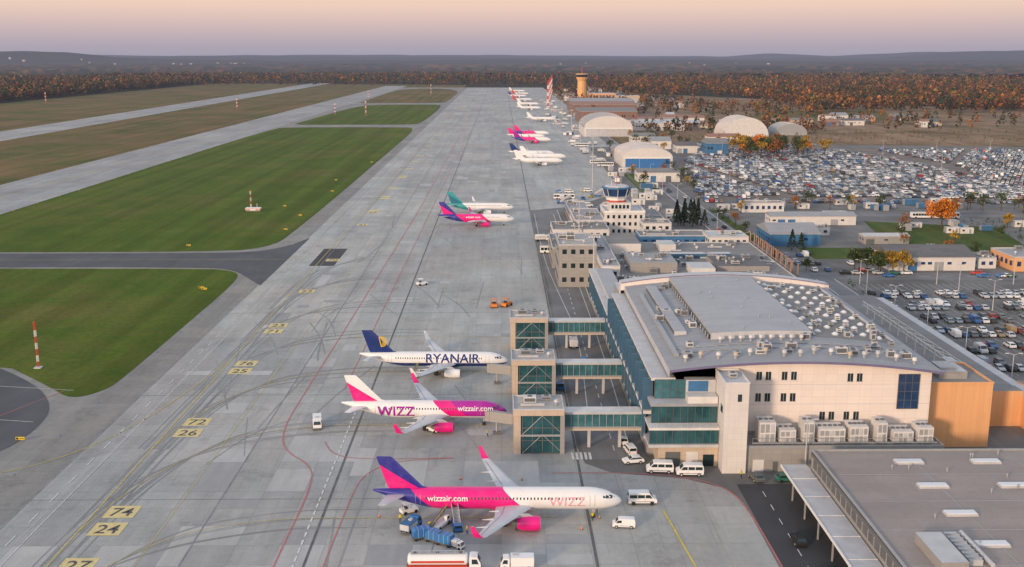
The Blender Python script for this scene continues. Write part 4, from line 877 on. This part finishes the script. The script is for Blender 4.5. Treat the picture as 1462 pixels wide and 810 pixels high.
# ---------------------------------------------------------------- foliage
def quadmesh(name,V,COL,mat):
    n=len(V)//4; me=bpy.data.meshes.new(name); me.vertices.add(n*4); me.vertices.foreach_set('co',V.astype(np.float32).ravel()); me.loops.add(n*4); me.loops.foreach_set('vertex_index',np.arange(n*4,dtype=np.int32))
    me.polygons.add(n); me.polygons.foreach_set('loop_start',np.arange(0,n*4,4,dtype=np.int32)); me.polygons.foreach_set('loop_total',np.full(n,4,dtype=np.int32)); me.update(calc_edges=True)
    ca=me.color_attributes.new('Col','FLOAT_COLOR','POINT'); ca.data.foreach_set('color',COL.astype(np.float32).ravel()); me.materials.append(mat); me.validate(); return me
def shards(cen,size,col):
    n=len(cen); u=rng.normal(size=(n,3)); u/=np.linalg.norm(u,axis=1)[:,None]; w=rng.normal(size=(n,3)); w-=u*(w*u).sum(1)[:,None]; w/=np.linalg.norm(w,axis=1)[:,None]
    u*=size[:,None]; w*=size[:,None]*rng.uniform(.6,1,(n,1)); V=np.stack([cen-u-w*.4,cen-w+u*.3,cen+u+w*.3,cen+w-u*.2],1).reshape(-1,3)
    return V,np.repeat(np.concatenate([col,np.ones((n,1))],1),4,0)
AUT=np.array([(.045,.055,.02),(.04,.058,.02),(.03,.045,.018),(.14,.075,.026),(.24,.10,.028),(.32,.12,.028),(.22,.125,.032),(.03,.04,.018),(.14,.058,.028),(.10,.05,.025)])
def forest(name,P,K=26,hs=(11,19),pal=AUT,w=None):
    n=len(P); h=rng.uniform(hs[0],hs[1],n); ci=rng.choice(len(pal),n,p=w); base=pal[ci]*rng.uniform(.75,1.25,(n,1))
    r=rng.uniform(.22,.34,n)*h; th=rng.uniform(0,2*np.pi,(n,K)); t=rng.uniform(0,1,(n,K)); rad_=np.sqrt(rng.uniform(.25,1,(n,K)))*np.sin(np.pi*(.18+.8*t))**.8*r[:,None]
    c=np.stack([P[:,0:1]+rad_*np.cos(th),P[:,1:2]+rad_*np.sin(th),h[:,None]*(.18+.8*t)],2).reshape(-1,3)
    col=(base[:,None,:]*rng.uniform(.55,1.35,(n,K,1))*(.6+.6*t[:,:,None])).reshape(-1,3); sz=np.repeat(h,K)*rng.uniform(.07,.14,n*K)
    V,Cc=shards(c,sz,col); put(quadmesh(name,V,Cc,leafm),name)
def rpts(n,x0,x1,y0,y1): return np.stack([rng.uniform(x0,x1,n),rng.uniform(y0,y1,n)],1)
WL=np.array([3,3,3,2,1.4,1,1.5,2.5,2.5,2.5]); WL/=WL.sum()
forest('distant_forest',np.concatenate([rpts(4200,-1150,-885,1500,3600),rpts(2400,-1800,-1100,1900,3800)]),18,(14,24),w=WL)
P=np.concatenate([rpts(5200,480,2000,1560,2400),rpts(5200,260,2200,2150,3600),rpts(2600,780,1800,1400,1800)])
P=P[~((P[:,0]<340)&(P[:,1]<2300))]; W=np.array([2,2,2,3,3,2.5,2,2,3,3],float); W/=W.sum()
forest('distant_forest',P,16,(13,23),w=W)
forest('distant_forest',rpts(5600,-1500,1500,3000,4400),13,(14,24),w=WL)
forest('distant_tree_clusters',np.concatenate([rpts(200,120,480,1450,1800),rpts(420,115,345,1700,2900),rpts(120,330,900,1150,1450),rpts(90,150,350,1140,1240)]),24,(8,16),w=W)
forest('shrub_mass',np.concatenate([rpts(500,300,900,980,1160),rpts(200,560,800,720,960),rpts(90,175,330,1035,1075)]),14,(2,4.5),np.array([(.06,.08,.025),(.16,.11,.03),(.20,.12,.04)]))
forest('shrub_mass',np.concatenate([rpts(60,112,116,460,560),rpts(50,230,256,455,518),rpts(40,124.5,126,262,370)]),14,(1.2,3),np.array([(.04,.07,.025),(.06,.08,.03)]))
rows=90; cols=220; Ys=3900*np.exp(np.linspace(0,math.log(40000/3900),rows)); 
lat=rng.random((64,64))
def vnoise(x,y):
    xi=np.floor(x).astype(int);yi=np.floor(y).astype(int);fx=x-xi;fy=y-yi;fx=fx*fx*(3-2*fx);fy=fy*fy*(3-2*fy); g=lambda a,b_:lat[a%64,b_%64]
    return (g(xi,yi)*(1-fx)+g(xi+1,yi)*fx)*(1-fy)+(g(xi,yi+1)*(1-fx)+g(xi+1,yi+1)*fx)*fy
U=np.linspace(-1,1,cols); X=np.outer(Ys,U)*.62; Y=np.repeat(Ys[:,None],cols,1)+rng.normal(size=X.shape)*15
nz=.6*vnoise(X/900+7,Y/1400)+.4*vnoise(X/350,Y/500); Zh=np.where(nz>.42,rng.uniform(9,22,X.shape),-3.0)
fc=[(r*cols+c,r*cols+c+1,(r+1)*cols+c+1,(r+1)*cols+c) for r in range(rows-1) for c in range(cols-1)]
me=bpy.data.meshes.new('forest_canopy'); me.from_pydata(np.stack([X,Y,Zh],2).reshape(-1,3).tolist(),[],fc)
tone=vnoise(X/1500+3,Y/2500+9).reshape(-1,1)
cc=AUT[rng.choice(10,X.size,p=WL)]*rng.uniform(.4,1.0,(X.size,1))*(.35+1.0*tone); ca=me.color_attributes.new('Col','FLOAT_COLOR','POINT'); ca.data.foreach_set('color',np.concatenate([cc,np.ones((X.size,1))],1).astype(np.float32).ravel()); me.materials.append(leafm); put(me,'forest_canopy_background')
def hills(name,y,prof_,depth,c):
    xs_=np.linspace(-y*.62,y*.62,220); hh=np.interp(xs_/y*1500+715,[p[0] for p in prof_],[p[1] for p in prof_]); hh=hh+vnoise(xs_/700,xs_*0+y)*18+vnoise(xs_/200,xs_*0+3)*6
    V=[(x,y-depth,-5) for x in xs_]+[(x,y,h) for x,h in zip(xs_,hh)]+[(x,y+depth,-5) for x in xs_]; n=len(xs_)
    F=[(k*n+i,k*n+i+1,(k+1)*n+i+1,(k+1)*n+i) for k in (0,1) for i in range(n-1)]
    me=bpy.data.meshes.new(name); me.from_pydata(V,[],F); me.materials.append(M(name+'_mat',c,.9,scale=.002,var=.3)); put(me,name)
hills('hills',11000,[(-100,95),(50,115),(110,105),(180,60),(330,30),(600,30),(1400,30),(1500,40)],1500,(.04,.04,.03))
hills('hills',17000,[(-100,40),(300,70),(620,60),(900,40),(1250,40),(1330,120),(1400,150),(1550,165)],2500,(.045,.05,.04))
hills('hills',27000,[(-200,60),(100,130),(230,80),(540,110),(800,90),(1030,70),(1090,140),(1180,80),(1300,170),(1460,215),(1700,215)],4000,(.05,.05,.05))
tv_=MB()
for i in range(34):
    x=random.choice((R_(-5000,-3600),R_(-3400,-2200),R_(300,5000))); y=R_(8500,10300); s_=R_(10,22); z=R_(10,22) if x>-3600 else R_(25,70)
    tv_.box(x,x+s_,y,y+20,z-10,z+R_(3,8),random.choice((beige,greyclad,offw)),rust)
tv_.obj('distant_village_buildings')
def tree(name,x,y,h,cr,pal,n=520,conifer=False):
    b=MB(); b.tube((0,0,0),(.05*h*R_(-.3,.3),0,h*.5),.028*h,bark,8,.014*h)
    clumps=[]
    for i in range(9 if not conifer else 0):
        a=2*math.pi*i/9+R_(-.3,.3); e=Vector((math.cos(a)*cr*R_(.35,.75),math.sin(a)*cr*R_(.35,.75),h*R_(.42,.85))); s_=Vector((0,0,h*R_(.22,.42))); b.tube(s_,e,.010*h,bark,5,.003*h); clumps.append(e)
    clumps+= [Vector((R_(-.3,.3)*cr,R_(-.3,.3)*cr,h*R_(.6,.88))) for _ in range(5)]
    E=empty(name,(x,y,.1),R_(0,6)); b.obj('trunk_and_limbs',parent=E)
    if conifer:
        t=rng.uniform(0,1,n)**.8; th=rng.uniform(0,6.28,n); rr=cr*(1-t)*rng.uniform(.5,1.05,n)+.1; c=np.stack([rr*np.cos(th),rr*np.sin(th),h*(.12+.88*t)],1)
        shade=rng.uniform(.6,1.3,n)
    else:
        ci=rng.integers(0,len(clumps),n); cl=np.array([tuple(c) for c in clumps]); d=rng.normal(size=(n,3)); d/=np.linalg.norm(d,axis=1)[:,None]
        c=cl[ci]+d*rng.uniform(.5,1,(n,1))*cr*.38*np.array([1,1,.75]); shade=(rng.uniform(.6,1.3,len(clumps)))[ci]*rng.uniform(.7,1.25,n)
    col=np.array(pal)[rng.integers(0,len(pal),n)]*shade[:,None]; V,Cc=shards(c,rng.uniform(.25,.5,n)*(h/11)*1.1,col); put(quadmesh('crown',V,Cc,leafm),'crown',parent=E)
OR=[(.62,.19,.02),(.54,.15,.015),(.68,.27,.03)];YE=[(.50,.30,.03),(.42,.23,.03),(.28,.20,.03)];GR=[(.05,.08,.025),(.04,.065,.02),(.07,.10,.03)];CO=[(.025,.045,.022),(.02,.035,.02)]; RB=[(.28,.11,.03),(.20,.08,.03),(.34,.15,.03)]
tree('autumn_tree',213,500,13.5,8.5,OR,2200)
for x,y,h,r,p in ((149,390,10,4.4,YE),(153.5,391,9.5,4.4,YE),(145,392,9,4,YE),(140,393,10,4.6,GR),(143,389,9,4,GR),(137,398,9,4,GR),(108.5,408,7,2.6,RB),(262,514,9,4,GR),(245,500,7,3,YE),(118,397,5,2,GR)): tree('deciduous_tree',x,y,h,r,p,760)
for x,y,h in ((86,505,10),(89.5,508,12),(93,504,11),(96.5,509,13),(91,515,12),(98,500,9),(88,520,11),(124,440,9),(127,437,8),(96.5,520,11),(97,532,10)): tree('conifer_tree',x,y,h,2.4,CO,360,True)
for i in range(34): tree('autumn_tree',R_(186,268),R_(850,915),R_(11,19),R_(4.5,7),random.choice((YE,YE,OR,RB,GR,GR)),300)
for x,y,h,p in ((175,448,6,RB),(182,470,7,GR),(200,455,6,YE),(192,492,8,RB),(228,470,6,GR),(113,480,6,GR),(114,505,7,RB),(113.5,530,6,GR),(126,546,7,YE),(160,566,7,RB),(205,562,8,GR),(240,548,8,RB),(270,560,9,GR),(300,552,8,YE),(320,500,9,GR),(285,440,8,RB),(330,430,9,YE),(90,660,8,GR),(94,690,7,RB),(91,725,8,YE),(118,640,8,GR),(112,720,9,RB),(130,880,9,GR),(140,905,9,YE),(155,1000,10,RB),(170,1050,10,GR),(96,930,9,GR),(130,1060,9,YE),(210,1060,11,GR),(186,428,6,RB),(196,425,6,GR)): tree('deciduous_tree',x,y,h*1.1,h*.45,p,260)
for i in range(60):
    k=i%4
    if k==0: x,y=R_(112,330),R_(552,572)
    elif k==1: x,y=R_(116,175),R_(945,1120)
    elif k==2: x,y=R_(255,335),R_(455,515)
    else: x,y=R_(112,125),R_(650,900)
    h_=R_(6,11); tree('deciduous_tree',x,y,h_,h_*.45,random.choice((GR,GR,RB,YE,CO)),200)
# ---------------------------------------------------------------- masts, signs, lamps
def mast(x,y,h,seg=6,w=.5,name='obstacle_mast',tr=.05):
    b=MB()
    for i in range(seg):
        z0=h*i/seg;z1=h*(i+1)/seg;m=redP if i%2==0 else white
        for sx,sy in ((-1,-1),(1,-1),(1,1),(-1,1)): b.tube((sx*w*.5,sy*w*.5,z0),(sx*w*.5,sy*w*.5,z1),tr,m,5)
        for k in range(3):
            za=z0+(z1-z0)*k/3; zb=z0+(z1-z0)*(k+1)/3; b.tube((-w*.5,-w*.5,za),(w*.5,-w*.5,zb),tr*.6,m,4); b.tube((w*.5,w*.5,za),(-w*.5,w*.5,zb),tr*.6,m,4); b.tube((-w*.5,w*.5,za),(-w*.5,-w*.5,zb),tr*.6,m,4)
    b.cone((0,0,h),.3,.3,.6,redP,8); b.box(-.9,.9,-.9,.9,0,.25,lgrey); return b.obj(name,(x,y,.08))
mast(-123,269.6,12,7,.42); m_=mast(-134,561,10.5,6,.5,'antenna_mast')
b=MB(); b.box(-4,4,-2,2,.5,1.7,white,white); b.box(-4.03,-1.5,-2.03,2.03,.6,1.0,redP); b.box(1.5,4.03,-2.03,2.03,.6,1.0,redP); b.box(-4.02,4.02,-2.02,2.02,1.3,1.5,redP); b.box(-3.5,3.5,-1.6,1.6,0,.5,grey); b.tube((2,0,1.7),(2,0,4),.1,white); b.obj('localizer_equipment_cabin',(-132.5,560,.08))
for x,y in ((-190,1500),(-238,1530),(-820,1930),(-260,2100),(-150,2300),(-420,1700)): mast(x,y,R_(14,24),6,1.3,tr=.18)
for x in range(5):
    mast(78+x*8,1750+x*140,40,7,2.4,'lattice_mast',tr=.55)
def sign(x,y,w=1.9,c=yellowV):
    b=MB(); b.box(-w/2,w/2,-.12,.12,.3,.9,c); b.box(-w/2+.12,-w/2+.6,-.13,-.12,.38,.82,black); b.box(-w/2+.8,w/2-.15,-.13,-.12,.54,.66,black)
    for k in (-.35,.35): b.box(k*w-.05,k*w+.05,-.05,.05,0,.3,dgrey)
    b.obj('taxiway_sign',(x,y,.08))
for x,y in ((-103.5,215),(-105,364),(-106.5,366),(-136,452),(-102.5,495),(-104,540),(-119,575),(-103,640),(-110,700),(-100.5,820)): sign(x,y)
el_=MB()
for y in range(130,1700,22): 
    for x in (-96.2,): el_.cone((x,y,.1),.12,.08,.4,blueV,6)
for y in range(440,2900,30): el_.cone((-260.5,y,.1),.15,.1,.5,yellowV,6); el_.cone((-323.5,y,.1),.15,.1,.5,yellowV,6)
el_.obj('taxiway_edge_lights')
def lamp(x,y,h,name='street_lamp',heads=2):
    b=MB(); b.cone((0,0,0),.16,.08,h,lgrey,8); b.cone((0,0,0),.3,.25,.4,grey,8)
    for k in range(heads):
        s_=-1 if k%2 else 1; b.tube((0,0,h-.1),(s_*1.4,0,h+.25),.05,lgrey); b.box(s_*1.7-.45,s_*1.7+.45,-.18,.18,h+.2,h+.34,offw)
    b.obj(name,(x,y,.1))
lamp(60.2,195.4,11,heads=1)
for y in range(245,372,26): lamp(124.8,y,10); lamp(160,y+8,10)
for x in range(130,330,28): lamp(x,371,9)
for y in range(420,900,55): lamp(99,y,11,heads=1)
for x in range(140,460,45):
    for y in (640,760,880): lamp(x,y,12)
for x,y in ((31.5,350),(33,438),(56,640),(70,800),(74,980),(80,1200),(84,1450),(88,1700)):
    b=MB(); b.cone((0,0,0),.35,.15,22,lgrey,10); b.box(-2,2,-.3,.3,21.6,22,grey)
    for i in range(5): b.box(-1.9+i*.85,-1.4+i*.85,-.6,-.3,21.1,21.6,offw)
    b.obj('floodlight_mast',(x,y,.1))
b=MB()
for y in range(450,960,4): b.tube((84.5+ (y-450)*.01,y,0),(84.5+(y-450)*.01,y,2.6),.05,grey,4)
for z in (1.2,2.5): b.tube((84.5,450,z),(89.6,960,z),.03,grey,4)
b.obj('perimeter_fence')
# ---------------------------------------------------------------- light, sky, camera
az=math.radians(218); el=math.radians(12)
tos=Vector((math.sin(az)*math.cos(el),math.cos(az)*math.cos(el),math.sin(el)))
sl=bpy.data.lights.new('sun','SUN'); sl.energy=2.7; sl.angle=math.radians(6); sl.color=(1,.72,.50); so=bpy.data.objects.new('sun',sl); so.rotation_euler=tos.to_track_quat('Z','Y').to_euler(); C.objects.link(so)
w=bpy.data.worlds.new('World'); S.world=w; w.use_nodes=True; nt=w.node_tree; nt.nodes.clear()
sk=N(nt,'ShaderNodeTexSky',sky_type='NISHITA'); sk.sun_disc=False; sk.sun_elevation=el; sk.sun_rotation=az; sk.air_density=1.2; sk.dust_density=1.5
tc=N(nt,'ShaderNodeTexCoord'); s=N(nt,'ShaderNodeSeparateXYZ'); nt.links.new(tc.outputs['Generated'],s.inputs[0])
cr=N(nt,'ShaderNodeValToRGB'); nt.links.new(mrange(nt,s.outputs[2],0,1),cr.inputs[0]); e=cr.color_ramp.elements
e[0].position=0; e[0].color=(.37,.345,.43,1); e[1].position=1; e[1].color=(.40,.46,.56,1)
for p,c in ((.010,(.43,.38,.45)),(.026,(.62,.48,.48)),(.045,(.85,.62,.51)),(.07,(.90,.66,.52)),(.2,(.74,.61,.56)),(.45,(.54,.55,.60))): q=e.new(p); q.color=(*c,1)
b1=N(nt,'ShaderNodeBackground'); nt.links.new(sk.outputs[0],b1.inputs[0]); nt.links.new(mrange(nt,s.outputs[2],.07,.3,0,.09),b1.inputs[1])
b2=N(nt,'ShaderNodeBackground'); nt.links.new(cr.outputs[0],b2.inputs[0]); b2.inputs[1].default_value=1
mx=N(nt,'ShaderNodeAddShader'); nt.links.new(b2.outputs[0],mx.inputs[0]); nt.links.new(b1.outputs[0],mx.inputs[1])
o=N(nt,'ShaderNodeOutputWorld'); nt.links.new(mx.outputs[0],o.inputs[0])
cam=bpy.data.cameras.new('camera'); cam.lens=36.94; cam.sensor_width=36; cam.clip_end=120000; cam.clip_start=1
co=bpy.data.objects.new('camera',cam); co.location=(0,0,81); co.rotation_euler=(math.radians(90-12.2),0,-math.radians(.61)); C.objects.link(co); S.camera=co
